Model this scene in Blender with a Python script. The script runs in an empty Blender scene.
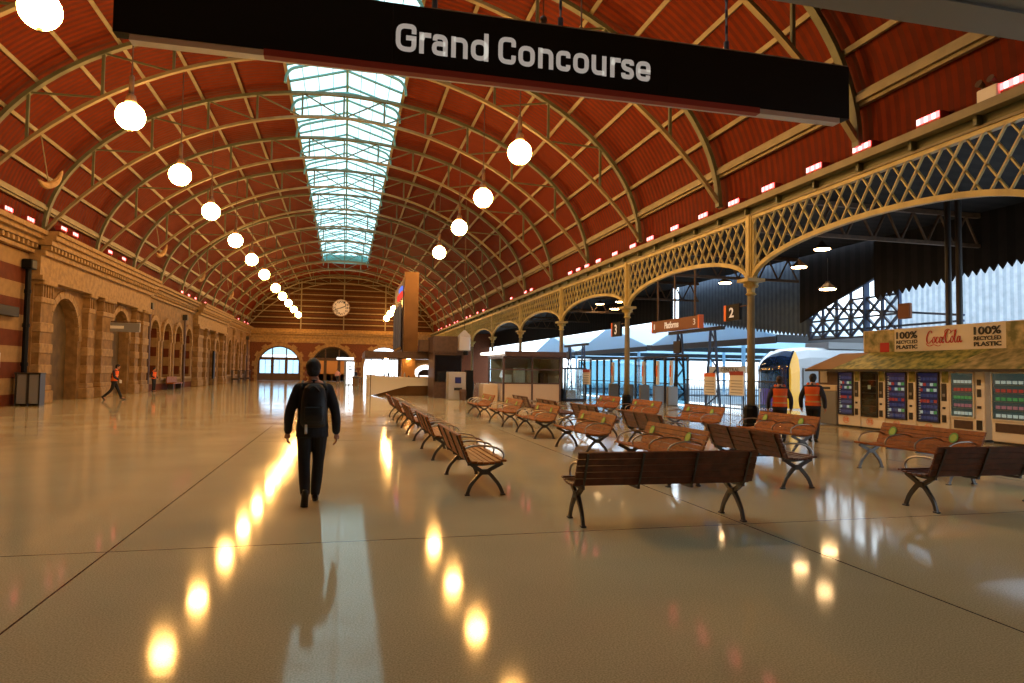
import bpy, bmesh, math, random
from mathutils import Vector, Matrix
random.seed(4)
PI = math.pi
C = bpy.context.scene.collection
OFF = {}          # world offset of each root, so parts can be written in world metres

# ------------------------------------------------------------------ materials
def mat(name, col, rough=.6, metal=0, noise=0, nscale=6, bump=0, bscale=40, col2=None, emit=None, estr=0, spec=.5, coat=0):
    m = bpy.data.materials.new(name); m.use_nodes = True
    nt = m.node_tree; b = nt.nodes['Principled BSDF']
    b.inputs['Base Color'].default_value = (*col, 1); b.inputs['Roughness'].default_value = rough
    b.inputs['Metallic'].default_value = metal; b.inputs['Specular IOR Level'].default_value = spec
    b.inputs['Coat Weight'].default_value = coat
    if emit: b.inputs['Emission Color'].default_value = (*emit, 1); b.inputs['Emission Strength'].default_value = estr
    if noise or bump:
        tc = nt.nodes.new('ShaderNodeTexCoord')
    if noise:
        n = nt.nodes.new('ShaderNodeTexNoise'); n.inputs['Scale'].default_value = nscale; n.inputs['Detail'].default_value = 5
        nt.links.new(tc.outputs['Object'], n.inputs['Vector'])
        r = nt.nodes.new('ShaderNodeValToRGB'); c2 = col2 or tuple(max(0, c*(1-noise)) for c in col)
        r.color_ramp.elements[0].position = .35; r.color_ramp.elements[1].position = .65
        r.color_ramp.elements[0].color = (*c2, 1); r.color_ramp.elements[1].color = (*col, 1)
        nt.links.new(n.outputs['Fac'], r.inputs['Fac']); nt.links.new(r.outputs['Color'], b.inputs['Base Color'])
    if bump:
        n2 = nt.nodes.new('ShaderNodeTexNoise'); n2.inputs['Scale'].default_value = bscale
        nt.links.new(tc.outputs['Object'], n2.inputs['Vector'])
        bp = nt.nodes.new('ShaderNodeBump'); bp.inputs['Strength'].default_value = bump; bp.inputs['Distance'].default_value = .02
        nt.links.new(n2.outputs['Fac'], bp.inputs['Height']); nt.links.new(bp.outputs['Normal'], b.inputs['Normal'])
    return m
def emis(name, col, s):
    m = bpy.data.materials.new(name); m.use_nodes = True; nt = m.node_tree
    nt.nodes.remove(nt.nodes['Principled BSDF'])
    e = nt.nodes.new('ShaderNodeEmission'); e.inputs['Color'].default_value = (*col, 1); e.inputs['Strength'].default_value = s
    nt.links.new(e.outputs[0], nt.nodes['Material Output'].inputs[0]); return m
def glass(name, tint=(1, 1, 1), gloss=.1):
    m = bpy.data.materials.new(name); m.use_nodes = True; nt = m.node_tree
    nt.nodes.remove(nt.nodes['Principled BSDF'])
    t = nt.nodes.new('ShaderNodeBsdfTransparent'); t.inputs[0].default_value = (*tint, 1)
    g = nt.nodes.new('ShaderNodeBsdfGlossy'); g.inputs['Roughness'].default_value = .03
    mx = nt.nodes.new('ShaderNodeMixShader'); mx.inputs[0].default_value = gloss
    nt.links.new(t.outputs[0], mx.inputs[1]); nt.links.new(g.outputs[0], mx.inputs[2])
    nt.links.new(mx.outputs[0], nt.nodes['Material Output'].inputs[0]); return m
def mathn(nt, op, a, b=None, c=None):
    n = nt.nodes.new('ShaderNodeMath'); n.operation = op
    for i, x in enumerate((a, b, c)):
        if x is None: continue
        if isinstance(x, (int, float)): n.inputs[i].default_value = x
        else: nt.links.new(x, n.inputs[i])
    return n.outputs[0]
def floor_mat():
    m = mat('terrazzo', (.5, .42, .3), .16, spec=.16); nt = m.node_tree; b = nt.nodes['Principled BSDF']
    tc = nt.nodes.new('ShaderNodeTexCoord'); sp = nt.nodes.new('ShaderNodeSeparateXYZ')
    nt.links.new(tc.outputs['Object'], sp.inputs[0])
    n = nt.nodes.new('ShaderNodeTexNoise'); n.inputs['Scale'].default_value = 90; n.inputs['Detail'].default_value = 3
    nt.links.new(tc.outputs['Object'], n.inputs['Vector'])
    r = nt.nodes.new('ShaderNodeValToRGB'); e = r.color_ramp.elements
    e[0].position = .36; e[0].color = (.47, .41, .24, 1); e[1].position = .62; e[1].color = (.70, .62, .39, 1)
    nt.links.new(n.outputs['Fac'], r.inputs['Fac'])
    big = nt.nodes.new('ShaderNodeTexNoise'); big.inputs['Scale'].default_value = .6; big.inputs['Detail'].default_value = 4
    nt.links.new(tc.outputs['Object'], big.inputs['Vector'])
    hs = nt.nodes.new('ShaderNodeHueSaturation'); nt.links.new(r.outputs[0], hs.inputs['Color'])
    nt.links.new(mathn(nt, 'ADD', mathn(nt, 'MULTIPLY', big.outputs['Fac'], .35), .85), hs.inputs['Value'])
    def line(sock, o, s, w):
        a = mathn(nt, 'FRACT', mathn(nt, 'ADD', mathn(nt, 'DIVIDE', mathn(nt, 'SUBTRACT', sock, o), s), 100.5))
        return mathn(nt, 'LESS_THAN', mathn(nt, 'MULTIPLY', mathn(nt, 'ABSOLUTE', mathn(nt, 'SUBTRACT', a, .5)), s), w)
    l = mathn(nt, 'MAXIMUM', line(sp.outputs[0], -1.98, 6.25, .009), line(sp.outputs[1], 6.7, 9.5, .009))
    mx = nt.nodes.new('ShaderNodeMix'); mx.data_type = 'RGBA'
    nt.links.new(l, mx.inputs['Factor']); nt.links.new(hs.outputs[0], mx.inputs[6]); mx.inputs[7].default_value = (.06, .045, .03, 1)
    nt.links.new(mx.outputs[2], b.inputs['Base Color'])
    rr = mathn(nt, 'ADD', mathn(nt, 'MULTIPLY', big.outputs['Fac'], .10), .03)
    nt.links.new(rr, b.inputs['Roughness'])
    bp = nt.nodes.new('ShaderNodeBump'); bp.inputs['Strength'].default_value = .05; bp.inputs['Distance'].default_value = .004
    n3 = nt.nodes.new('ShaderNodeTexNoise'); n3.inputs['Scale'].default_value = 14
    nt.links.new(tc.outputs['Object'], n3.inputs['Vector']); nt.links.new(n3.outputs['Fac'], bp.inputs['Height'])
    nt.links.new(bp.outputs[0], b.inputs['Normal'])
    return m
def stripe_mat(name, axis, period, c1, c2, frac=.5, rough=.7, bump=.0, off=0):
    m = mat(name, c1, rough, spec=.12); nt = m.node_tree; b = nt.nodes['Principled BSDF']
    tc = nt.nodes.new('ShaderNodeTexCoord'); sp = nt.nodes.new('ShaderNodeSeparateXYZ')
    nt.links.new(tc.outputs['Object'], sp.inputs[0])
    fr = mathn(nt, 'FRACT', mathn(nt, 'ADD', mathn(nt, 'DIVIDE', sp.outputs[axis], period), 50+off))
    f = mathn(nt, 'LESS_THAN', fr, frac)
    n = nt.nodes.new('ShaderNodeTexNoise'); n.inputs['Scale'].default_value = 3; n.inputs['Detail'].default_value = 6
    nt.links.new(tc.outputs['Object'], n.inputs['Vector'])
    mx = nt.nodes.new('ShaderNodeMix'); mx.data_type = 'RGBA'; nt.links.new(f, mx.inputs['Factor'])
    mx.inputs[6].default_value = (*c1, 1); mx.inputs[7].default_value = (*c2, 1)
    hs = nt.nodes.new('ShaderNodeHueSaturation'); nt.links.new(mx.outputs[2], hs.inputs['Color'])
    nt.links.new(mathn(nt, 'ADD', mathn(nt, 'MULTIPLY', n.outputs['Fac'], .7), .65), hs.inputs['Value'])
    nt.links.new(hs.outputs[0], b.inputs['Base Color'])
    if bump:
        tri = mathn(nt, 'ABSOLUTE', mathn(nt, 'SUBTRACT', fr, .5))
        bp = nt.nodes.new('ShaderNodeBump'); bp.inputs['Strength'].default_value = bump; bp.inputs['Distance'].default_value = .05
        nt.links.new(tri, bp.inputs['Height']); nt.links.new(bp.outputs[0], b.inputs['Normal'])
    return m
M = dict(
 floor=floor_mat(),
 roof=stripe_mat('red_boards', 1, .28, (.135, .016, .0015), (.085, .009, .001), .5, .75, .7),
 cream=mat('cream_steel', (.23, .195, .105), .55, noise=.25, nscale=2),
 green=mat('green_cream_steel', (.12, .135, .08), .55, noise=.3, nscale=1.5),
 yellow=mat('yellow_iron', (.50, .40, .14), .45, noise=.3, nscale=2),
 teal=mat('daylight_tint_steel', (.10, .30, .30), .5),  # daylight glare around the glazing is put into this steel's teal colour
 dark=mat('dark_metal', (.02, .02, .022), .45), black=mat('black_gloss', (.004, .005, .006), .5, spec=.15),
 darkroof=stripe_mat('dark_sheet', 1, .6, (.018, .017, .02), (.011, .011, .014), .5, .7),
 brownsteel=mat('brown_steel', (.10, .055, .03), .6, noise=.4),
 stone=mat('sandstone', (.27, .150, .048), .75, noise=.4, nscale=3, bump=.5, bscale=12),
 stone2=mat('pale_sandstone', (.36, .22, .085), .75, noise=.35, nscale=4, bump=.4, bscale=14),
 olive=mat('olive_panel', (.13, .08, .025), .7, noise=.4, nscale=2),
 banded=stripe_mat('banded_stone', 2, 1.3, (.28, .175, .075), (.115, .030, .012), .5, .75, off=.15),
 brick=mat('red_brick', (.19, .055, .018), .8, noise=.5, nscale=9, bump=.4, bscale=30),
 gable=stripe_mat('brown_boards', 2, .45, (.075, .026, .008), (.05, .017, .006), .5, .6, .5),
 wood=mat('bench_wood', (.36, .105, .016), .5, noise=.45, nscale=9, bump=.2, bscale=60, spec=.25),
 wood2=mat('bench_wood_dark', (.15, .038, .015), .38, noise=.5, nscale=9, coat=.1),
 iron=mat('cast_iron', (.10, .095, .09), .35, metal=.8),
 chrome=mat('brushed_alloy', (.42, .40, .37), .4, metal=1),
 lime=mat('green_sticker', (.10, .34, .04), .5), lime2=mat('green_ring', (.30, .50, .06), .5),
 white=mat('white_paint', (.75, .74, .70), .5), offwhite=mat('cream_panel', (.62, .50, .36), .45),
 grey=mat('grey_steel', (.24, .25, .26), .4, metal=.3), alu=mat('aluminium', (.55, .55, .56), .35, metal=.7),
 concrete=mat('platform_concrete', (.42, .43, .44), .35, noise=.25, nscale=3),
 copper=mat('copper_clad', (.15, .075, .028), .38, metal=.5, noise=.3, nscale=.8),
 brownclad=mat('brown_clad', (.10, .055, .04), .45, noise=.3),
 copper2=mat('orange_wood_panel', (.55, .26, .07), .4),
 glass=glass('pane', (.86, .95, .96), .08), tealglass=glass('teal_pane', (.30, .48, .56), .1), doorglass=glass('door_pane', (.55, .68, .76), .08), skyglass=glass('skylight_pane', (.68, .79, .77), .05),
 darkglass=mat('dark_glass', (.008, .010, .016), .06, spec=.8),
 globe=emis('globe_glow', (1, .48, .12), 74), red=emis('red_glow', (1, .06, .06), 7), pink=emis('pink_core', (1, .42, .40), 2.2),
 lampw=emis('warm_downlight', (1, .60, .26), 25), white_glow=emis('white_glow', (.95, .97, 1), 2.2), strip=emis('striplight', (1, .95, .8), 3),
 screenblue=emis('screen_blue', (.12, .16, .55), 1.0), screenred=emis('screen_red', (.7, .05, .03), 1.0),
 letter=mat('sign_lettering', (.62, .60, .56), .5, emit=(.9, .88, .82), estr=.16),
 redtrim=mat('red_trim', (.30, .03, .02), .5), orange=mat('orange_fabric', (.95, .14, .02), .7, emit=(1, .1, .01), estr=.0),
 orangesign=mat('orange_sign', (.8, .17, .03), .5), brownsign=mat('brown_sign', (.17, .055, .02), .5),
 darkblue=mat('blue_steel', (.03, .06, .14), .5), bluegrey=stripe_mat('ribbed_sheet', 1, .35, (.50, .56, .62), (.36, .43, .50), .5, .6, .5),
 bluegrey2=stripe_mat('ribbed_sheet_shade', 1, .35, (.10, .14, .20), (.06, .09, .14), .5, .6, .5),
 canopy=mat('canopy_sheet', (.66, .74, .80), .6), navy=mat('suit_navy', (.012, .012, .017), .8, noise=.3, nscale=20),
 pants=mat('black_trousers', (.008, .008, .010), .8), packm=mat('backpack_nylon', (.006, .006, .008), .55),
 skin=mat('skin', (.45, .22, .14), .55), hair=mat('black_hair', (.006, .005, .005), .6, bump=.6, bscale=80),
 brownhair=mat('brown_hair', (.03, .015, .008), .6), shoe=mat('black_leather', (.006, .006, .006), .3), shirt=mat('dark_shirt', (.02, .022, .035), .8),
 silver=mat('reflective_band', (.80, .38, .10), .4), mask=mat('pink_mask', (.7, .35, .30), .8),
 leaf=mat('leaf_print', (.50, .46, .13), .6, noise=1, nscale=5, col2=(.09, .14, .04)),
 leafy=mat('golden_leaf_print', (.62, .50, .25), .6, noise=1, nscale=4, col2=(.16, .17, .06)),
 canvas=mat('tan_canvas', (.36, .20, .09), .7), cocared=mat('soft_red', (.55, .015, .02), .5), ink=mat('dark_ink', (.03, .03, .03), .6),
 vblue=mat('machine_back', (.01, .012, .05), .3, emit=(.06, .10, .5), estr=.035), vdark=mat('machine_dark', (.008, .004, .004), .2),
 vgreen=mat('snack_back', (.02, .03, .03), .3, emit=(.3, .5, .45), estr=.05), vbody=mat('machine_body', (.84, .78, .68), .4),
 yel=mat('train_yellow', (.85, .45, .02), .3, coat=.5), purple=mat('train_purple', (.10, .05, .25), .3, coat=.5),
 trainwhite=mat('train_silver', (.36, .39, .42), .35, metal=.2), windscreen=mat('windscreen', (.01, .03, .09), .05, spec=1, coat=1),
)
PALETTE = [mat('pack_%s' % n, c, .4, emit=c, estr=.16) for n, c in [('white', (.8, .85, .85)), ('red', (.6, .05, .04)), ('green', (.1, .4, .12)), ('blue', (.06, .08, .24)), ('amber', (.55, .3, .08)), ('pink', (.6, .2, .25))]]

def translucent(m, col):
    nt = m.node_tree; b = nt.nodes['Principled BSDF']; t = nt.nodes.new('ShaderNodeBsdfTranslucent'); t.inputs[0].default_value = (*col, 1)
    mx = nt.nodes.new('ShaderNodeMixShader'); mx.inputs[0].default_value = .6
    nt.links.new(b.outputs[0], mx.inputs[1]); nt.links.new(t.outputs[0], mx.inputs[2]); nt.links.new(mx.outputs[0], nt.nodes['Material Output'].inputs[0])
translucent(M['canopy'], (.62, .80, .92))
# ------------------------------------------------------------------ mesh builder
class MB:
    def __init__(s): s.v = []; s.f = []; s.mi = []; s.k = 0
    def mt(s, k): s.k = k; return s
    def add(s, vs, fs):
        n = len(s.v); s.v += [Vector(v) for v in vs]
        for f in fs: s.f.append([i+n for i in f]); s.mi.append(s.k)
        return s
    def box(s, x0, x1, y0, y1, z0, z1):
        return s.add([(x0,y0,z0),(x1,y0,z0),(x1,y1,z0),(x0,y1,z0),(x0,y0,z1),(x1,y0,z1),(x1,y1,z1),(x0,y1,z1)],
                     [(0,3,2,1),(4,5,6,7),(0,1,5,4),(1,2,6,5),(2,3,7,6),(3,0,4,7)])
    def cbox(s, x0, x1, y0, y1, z0, z1, b=.02):      # chamfered upright box
        P = [(x0+b,y0),(x1-b,y0),(x1,y0+b),(x1,y1-b),(x1-b,y1),(x0+b,y1),(x0,y1-b),(x0,y0+b)]
        cx, cy = (x0+x1)/2, (y0+y1)/2
        k = lambda p: (p[0]+(b if p[0] < cx else -b)*.7, p[1]+(b if p[1] < cy else -b)*.7)
        vs = [(*k(p), z0) for p in P]+[(*p, z0+b) for p in P]+[(*p, z1-b) for p in P]+[(*k(p), z1) for p in P]
        fs = [tuple(range(7, -1, -1)), tuple(range(24, 32))]
        for r in range(3):
            for i in range(8): j = (i+1) % 8; fs.append((r*8+i, r*8+j, r*8+8+j, r*8+8+i))
        return s.add(vs, fs)
    def bar(s, p, q, w, h, up=(0,0,1)):
        p, q = Vector(p), Vector(q); d = (q-p).normalized(); u = Vector(up)
        if abs(d.dot(u)) > .98: u = Vector((1,0,0)) if abs(d.x) < .9 else Vector((0,1,0))
        r = d.cross(u).normalized(); u = r.cross(d).normalized(); vs = []
        for e in (p, q):
            for a, b in ((-1,-1),(1,-1),(1,1),(-1,1)): vs.append(e+r*a*w/2+u*b*h/2)
        return s.add(vs, [(0,1,2,3),(7,6,5,4),(0,4,5,1),(1,5,6,2),(2,6,7,3),(3,7,4,0)])
    def path(s, pts, w, h, up=(0,0,1), closed=False):  # rectangular section swept along points
        pts = [Vector(p) for p in pts]; n = len(pts); vs = []; U = Vector(up)
        for i, p in enumerate(pts):
            a = pts[i-1] if (i > 0 or closed) else p; b = pts[(i+1) % n] if (i < n-1 or closed) else p
            d = (b-a).normalized(); r = d.cross(U)
            r = r.normalized() if r.length > 1e-4 else Vector((1,0,0)); u = r.cross(d).normalized()
            ww = w[i] if isinstance(w, (list, tuple)) else w; hh = h[i] if isinstance(h, (list, tuple)) else h
            for x, y in ((-1,-1),(1,-1),(1,1),(-1,1)): vs.append(p+r*x*ww/2+u*y*hh/2)
        fs = []
        for i in range(n if closed else n-1):
            j = (i+1) % n
            for k in range(4): l = (k+1) % 4; fs.append((i*4+k, i*4+l, j*4+l, j*4+k))
        if not closed: fs += [(3,2,1,0), ((n-1)*4, (n-1)*4+1, (n-1)*4+2, (n-1)*4+3)]
        return s.add(vs, fs)
    def tube(s, pts, r, n=8, ry=None, cap=True):
        pts = [Vector(p) for p in pts]; m = len(pts); vs = []; R = None
        for i, p in enumerate(pts):
            a = pts[max(i-1,0)]; b = pts[min(i+1,m-1)]; d = (b-a).normalized()
            if R is None: R = d.cross(Vector((0,0,1)) if abs(d.z) < .9 else Vector((0,1,0))).normalized()
            R = (R-d*R.dot(d)).normalized(); u = d.cross(R)
            rr = r[i] if isinstance(r, (list, tuple)) else r; r2 = (ry[i] if isinstance(ry, (list, tuple)) else ry) if ry is not None else rr
            for k in range(n):
                t = 2*PI*k/n; vs.append(p+R*math.cos(t)*rr+u*math.sin(t)*r2)
        fs = [(i*n+k, i*n+(k+1) % n, (i+1)*n+(k+1) % n, (i+1)*n+k) for i in range(m-1) for k in range(n)]
        if cap: fs += [tuple(range(n-1,-1,-1)), tuple(range((m-1)*n, m*n))]
        return s.add(vs, fs)
    def loft(s, rings):                               # rings: (cx,cy,z,rx,ry), upright elliptic loft
        n = 20; vs = []
        for cx, cy, z, rx, ry in rings:
            for k in range(n): t = 2*PI*k/n; vs.append((cx+rx*math.cos(t), cy+ry*math.sin(t), z))
        m = len(rings)
        fs = [(i*n+k, i*n+(k+1) % n, (i+1)*n+(k+1) % n, (i+1)*n+k) for i in range(m-1) for k in range(n)]
        fs += [tuple(range(n-1,-1,-1)), tuple(range((m-1)*n, m*n))]
        return s.add(vs, fs)
    def ball(s, c, r, n=16, m=10):
        rx, ry, rz = r if isinstance(r, tuple) else (r, r, r); c = Vector(c); vs = [c+Vector((0,0,-rz))]
        for i in range(1, m):
            p = -PI/2+PI*i/m
            for k in range(n): t = 2*PI*k/n; vs.append(c+Vector((rx*math.cos(p)*math.cos(t), ry*math.cos(p)*math.sin(t), rz*math.sin(p))))
        vs.append(c+Vector((0,0,rz))); fs = [(0, 1+(k+1) % n, 1+k) for k in range(n)]
        for i in range(m-2):
            for k in range(n): fs.append((1+i*n+k, 1+i*n+(k+1) % n, 1+(i+1)*n+(k+1) % n, 1+(i+1)*n+k))
        t = len(vs)-1; fs += [(1+(m-2)*n+k, 1+(m-2)*n+(k+1) % n, t) for k in range(n)]
        return s.add(vs, fs)
    def lathe(s, prof, c=(0,0), n=16):
        return s.loft2([(c[0], c[1], z, r, r) for r, z in prof], n)
    def loft2(s, rings, n):
        vs = []
        for cx, cy, z, rx, ry in rings:
            for k in range(n): t = 2*PI*(k+.5)/n; vs.append((cx+rx*math.cos(t), cy+ry*math.sin(t), z))
        m = len(rings)
        fs = [(i*n+k, i*n+(k+1) % n, (i+1)*n+(k+1) % n, (i+1)*n+k) for i in range(m-1) for k in range(n)]
        return s.add(vs, fs+[tuple(range(n-1,-1,-1)), tuple(range((m-1)*n, m*n))])
    def prism(s, poly, fn, d0, d1):                   # poly in (a,b); fn(a,b,d) -> xyz
        n = len(poly); vs = [fn(a,b,d0) for a,b in poly]+[fn(a,b,d1) for a,b in poly]
        return s.add(vs, [tuple(range(n-1,-1,-1)), tuple(range(n,2*n))]+[(i,(i+1)%n,n+(i+1)%n,n+i) for i in range(n)])
    def grid(s, rows, closed=False):                  # rows of points -> quads
        n = len(rows[0]); vs = [p for r in rows for p in r]
        return s.add(vs, [(i*n+k, i*n+k+1, (i+1)*n+k+1, (i+1)*n+k) for i in range(len(rows)-1) for k in range(n-1)])
    def build(s, name, mats, parent=None, smooth=False, recalc=True):
        me = bpy.data.meshes.new(name); o0 = Vector((0,0,0))
        if parent is not None:
            r = parent
            while r.parent: r = r.parent
            o0 = OFF.get(r.name, o0)
        me.from_pydata([v-o0 for v in s.v], [], s.f)
        for m in (mats if isinstance(mats, (list, tuple)) else [mats]): me.materials.append(M[m] if isinstance(m, str) else m)
        for p, k in zip(me.polygons, s.mi): p.material_index = k; p.use_smooth = smooth
        if recalc:
            bm = bmesh.new(); bm.from_mesh(me); bmesh.ops.recalc_face_normals(bm, faces=bm.faces); bm.to_mesh(me); bm.free()
        o = bpy.data.objects.new(name, me); C.objects.link(o)
        if parent is not None: o.parent = parent
        return o
def tag(o, label=None, cat=None, group=None, kind=None):
    for k, v in (('label', label), ('category', cat), ('group', group), ('kind', kind)):
        if v: o[k] = v
    return o
def T(name, label, cat, loc=(0,0,0), group=None, off=True):
    o = bpy.data.objects.new(name, None); C.objects.link(o); o.location = loc; o.empty_display_size = .2
    OFF[o.name] = Vector(loc) if off else Vector((0,0,0))
    return tag(o, label, cat, group)
def S(o): o['kind'] = 'structure'; return o
KIDS = {}
def copy_tree(o, parent=None):
    c = o.copy(); C.objects.link(c)
    if parent is not None: c.parent = parent
    for ch in list(KIDS.get(o.name) or o.children): copy_tree(ch, c)
    return c
def place(proto, first, loc, rz, label, group=None):
    o = proto if first else copy_tree(proto)
    o.location = loc; o.rotation_euler = (0,0,rz); o['label'] = label
    if group: o['group'] = group
    return o
def textm(s, name, parent, box, fn, m, depth=.01, bold=0, shear=0):   # box=(a0,a1,b0,b1) fitted, fn(a,b,d)
    cu = bpy.data.curves.new('t', 'FONT'); cu.body = s; cu.size = 1; cu.offset = bold; cu.resolution_u = 3; cu.shear = shear
    cu.extrude = .05; cu.align_x = 'LEFT'
    ob = bpy.data.objects.new('t', cu); C.objects.link(ob)
    dg = bpy.context.evaluated_depsgraph_get(); me = bpy.data.meshes.new_from_object(ob.evaluated_get(dg)); bpy.data.objects.remove(ob)
    xs = [v.co.x for v in me.vertices]; ys = [v.co.y for v in me.vertices]
    b = MB(); a0, a1, b0, b1 = box
    def q(v):
        a = a0+(v.co.x-min(xs))/(max(xs)-min(xs))*(a1-a0); c = b0+(v.co.y-min(ys))/(max(ys)-min(ys))*(b1-b0)
        return fn(a, c, depth if v.co.z > 0 else 0)
    b.add([q(v) for v in me.vertices], [tuple(p.vertices) for p in me.polygons])
    return b.build(name, m, parent)
def arc_wall(b, s0, s1, z0, z1, ops, fn, d0, d1, n=14):
    """wall with arched openings; ops=[(a0,a1,spring,sill)]; fn(s,z,d)"""
    def slab(poly): b.prism(poly, fn, d0, d1)
    cur = s0
    for a0, a1, sp, sill in ops:
        if a0 > cur: slab([(cur,z0),(a0,z0),(a0,z1),(cur,z1)])
        if sill > z0: slab([(a0,z0),(a1,z0),(a1,sill),(a0,sill)])
        r = (a1-a0)/2; c = (a0+a1)/2
        for i in range(n):
            t0 = PI-PI*i/n; t1 = PI-PI*(i+1)/n
            p0 = (c+r*math.cos(t0), sp+r*math.sin(t0)); p1 = (c+r*math.cos(t1), sp+r*math.sin(t1))
            slab([p0, p1, (p1[0], z1), (p0[0], z1)])
        cur = a1
    if cur < s1: slab([(cur,z0),(s1,z0),(s1,z1),(cur,z1)])
def cat(pts, n=6):
    pts = [Vector(p) for p in pts]; out = []
    for i in range(len(pts)-1):
        p0 = pts[max(i-1,0)]; p1 = pts[i]; p2 = pts[i+1]; p3 = pts[min(i+2,len(pts)-1)]
        for k in range(n):
            t = k/n; out.append(.5*((2*p1)+(p2-p0)*t+(2*p0-5*p1+4*p2-p3)*t*t+(3*p1-p0-3*p2+p3)*t*t*t))
    return out+[pts[-1]]
ORD = ['nearest', 'second', 'third', 'fourth', 'fifth', 'sixth', 'seventh', 'eighth', 'ninth', 'tenth', 'eleventh', 'twelfth', 'thirteenth', 'fourteenth', 'fifteenth', 'sixteenth']

# ------------------------------------------------------------------ hall dimensions
CX0 = -.35; XL, XR = -13.0, 12.2; YE = 100.0; YN = 5.4; SPR = 7.25; A = 12.6; B = 7.7
SKL, SKR, SKY = -2.85, 2.40, 86.0
def roofpt(t, dA=0): return (CX0+(A+dA)*math.cos(t), SPR+(B+dA)*math.sin(t))
tR = math.acos((SKR-CX0)/A); tL = math.acos((SKL-CX0)/A)

# ---- floor and the platform level
b = MB(); b.box(-16, 20.5, -8, YE, -.3, 0); S(b.build('floor', 'floor'))
b = MB()
for y0, y1 in ((-8, 30.0), (34.2, 47), (51.5, 66), (71, 110)): b.box(20.5, 110, y0, y1, -1.1, -.002)
o = b.build('platform_floor', 'concrete'); S(o)
b = MB(); b.box(20.5, 110, 30, 110, -1.4, -1.15); S(b.build('track_floor', 'dark'))
b = MB(); b.box(-16, 20.5, YE, 130, -.3, -.01); S(b.build('street_floor', 'concrete'))

# ---- vault
b = MB(); NY = 2
def shell(b, ta, tb, y0, y1, n=26):
    ins = [roofpt(ta+(tb-ta)*i/n, .06) for i in range(n+1)]; outs = [roofpt(ta+(tb-ta)*i/n, .25) for i in range(n+1)]
    for i in range(n):
        (x0,z0),(x1,z1),(u0,w0),(u1,w1) = ins[i], ins[i+1], outs[i], outs[i+1]
        b.prism([(x0,z0),(x1,z1),(u1,w1),(u0,w0)], lambda p,q,d: (p,d,q), y0, y1)
shell(b, 0, tR, YN, SKY); shell(b, tL, PI, YN, SKY); shell(b, 0, PI, SKY, YE, 50)
S(b.build('ceiling', 'roof'))
# purlins
ts = [.150]+[.150+(tR-.150)*k/8 for k in range(1, 9)]
k = 0
for side in (0, 1):
    for i, t in enumerate(ts):
        tt = t if side == 0 else PI-(t if i < 8 else PI-tL)
        x, z = roofpt(tt, -.03); w = .34 if i == 0 else .13
        nx, nz = (x-CX0)/A, (z-SPR)/B
        b = MB(); L = YE if i < 8 else SKY
        tx = -nz
        b.bar((x, YN, z), (x, L, z), w, .16, up=(nx, 0, nz)); 
        if i == 0: b.bar((x-.12*nx, YN, z-.12*nz), (x-.12*nx, L, z-.12*nz), .16, .12, up=(nx,0,nz))
        o = b.build('roof_purlin', 'cream')
        lab = 'wide cream beam running lengthwise low on the %s side of the red vault' % ('right', 'left')[side] if i == 0 else 'thin cream purlin running lengthwise under the red boards, %s side of the vault' % ('right', 'left')[side]
        tag(o, lab, 'beam', None if i == 0 else 'thin purlins on the %s side of the vault' % ('right', 'left')[side])

# ---- trusses
def chord(x): return 13.64-15.4+math.sqrt(max(0, 15.4**2-(x-CX0)**2))
tr = T('roof_truss', '', 'roof truss', (CX0, 0, SPR))
lowp = [(CX0-12.5+25*i/48, 0, chord(CX0-12.5+25*i/48)) for i in range(49)]
MB().path(lowp, .11, .17, up=(0,1,0)).build('lower_chord', 'cream', tr)
upp = []
for i in range(57):
    t = .0+PI*i/56; x, z = roofpt(t, -.2); upp.append((x, 0, z))
MB().path(upp, .13, .22, up=(0,1,0)).build('upper_chord', 'green', tr)
xs = [-10.6, -8.3, -6, -3.9, -1.9, 0, 1.9, 3.9, 6, 8.3, 10.6]
def upz(x): return SPR+(B-.2)*math.sqrt(max(0, 1-(x/(A-.2))**2))
for i, x in enumerate(xs):
    X = CX0+x
    MB().bar((X, 0, chord(X)), (X, 0, upz(x)), .09, .09).build('post', 'green', tr)
for i in range(len(xs)-1):
    a, c = xs[i], xs[i+1]
    if abs(a) > abs(c): p, q = (CX0+a, 0, upz(a)), (CX0+c, 0, chord(CX0+c))
    else: p, q = (CX0+a, 0, chord(CX0+a)), (CX0+c, 0, upz(c))
    MB().bar(p, q, .06, .06).build('brace', 'green', tr)
ty = [7.2+6.37*k+.4 for k in range(15)]
for k, y in enumerate(ty):
    lab = 'arched steel roof truss spanning the vault, %s from the station name sign' % ORD[k] if k < 14 else 'arched steel roof truss closest to the clock wall'
    place(tr, k == 0, (CX0, y, SPR), 0, lab, 'arched trusses under the vault')

# ---- skylight
zs, zr = 14.95, 15.75; xm = (SKL+SKR)/2
b = MB()
for (xa, za, xb, zb) in ((SKL, zs, xm, zr), (xm, zr, SKR, zs)):
    b.prism([(xa,za),(xb,zb),(xb,zb+.03),(xa,za+.03)], lambda p,q,d: (p,d,q), YN, SKY)
w1 = S(b.build('window_1', 'skyglass'))
n = 46
for k in range(n):
    y = YN+.3+k*(SKY-YN-.6)/(n-1); b = MB()
    b.path([(SKL, y, zs-.10), (xm, y, zr-.10), (SKR, y, zs-.10)], .07, .14, up=(0,1,0))
    if k % 2 == 0:
        pts = [(SKL+.02, y, zs-.9), (SKL+.12, y, zs-.45), (SKL+.6, y, zs-.12), (xm, y, zr-.45), (SKR-.6, y, zs-.12), (SKR-.12, y, zs-.45), (SKR-.02, y, zs-.9)]
        b.path(cat(pts, 4), .09, .13, up=(0,1,0))
    b.build('glazing_rib', 'teal', w1)
b = MB()
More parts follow.
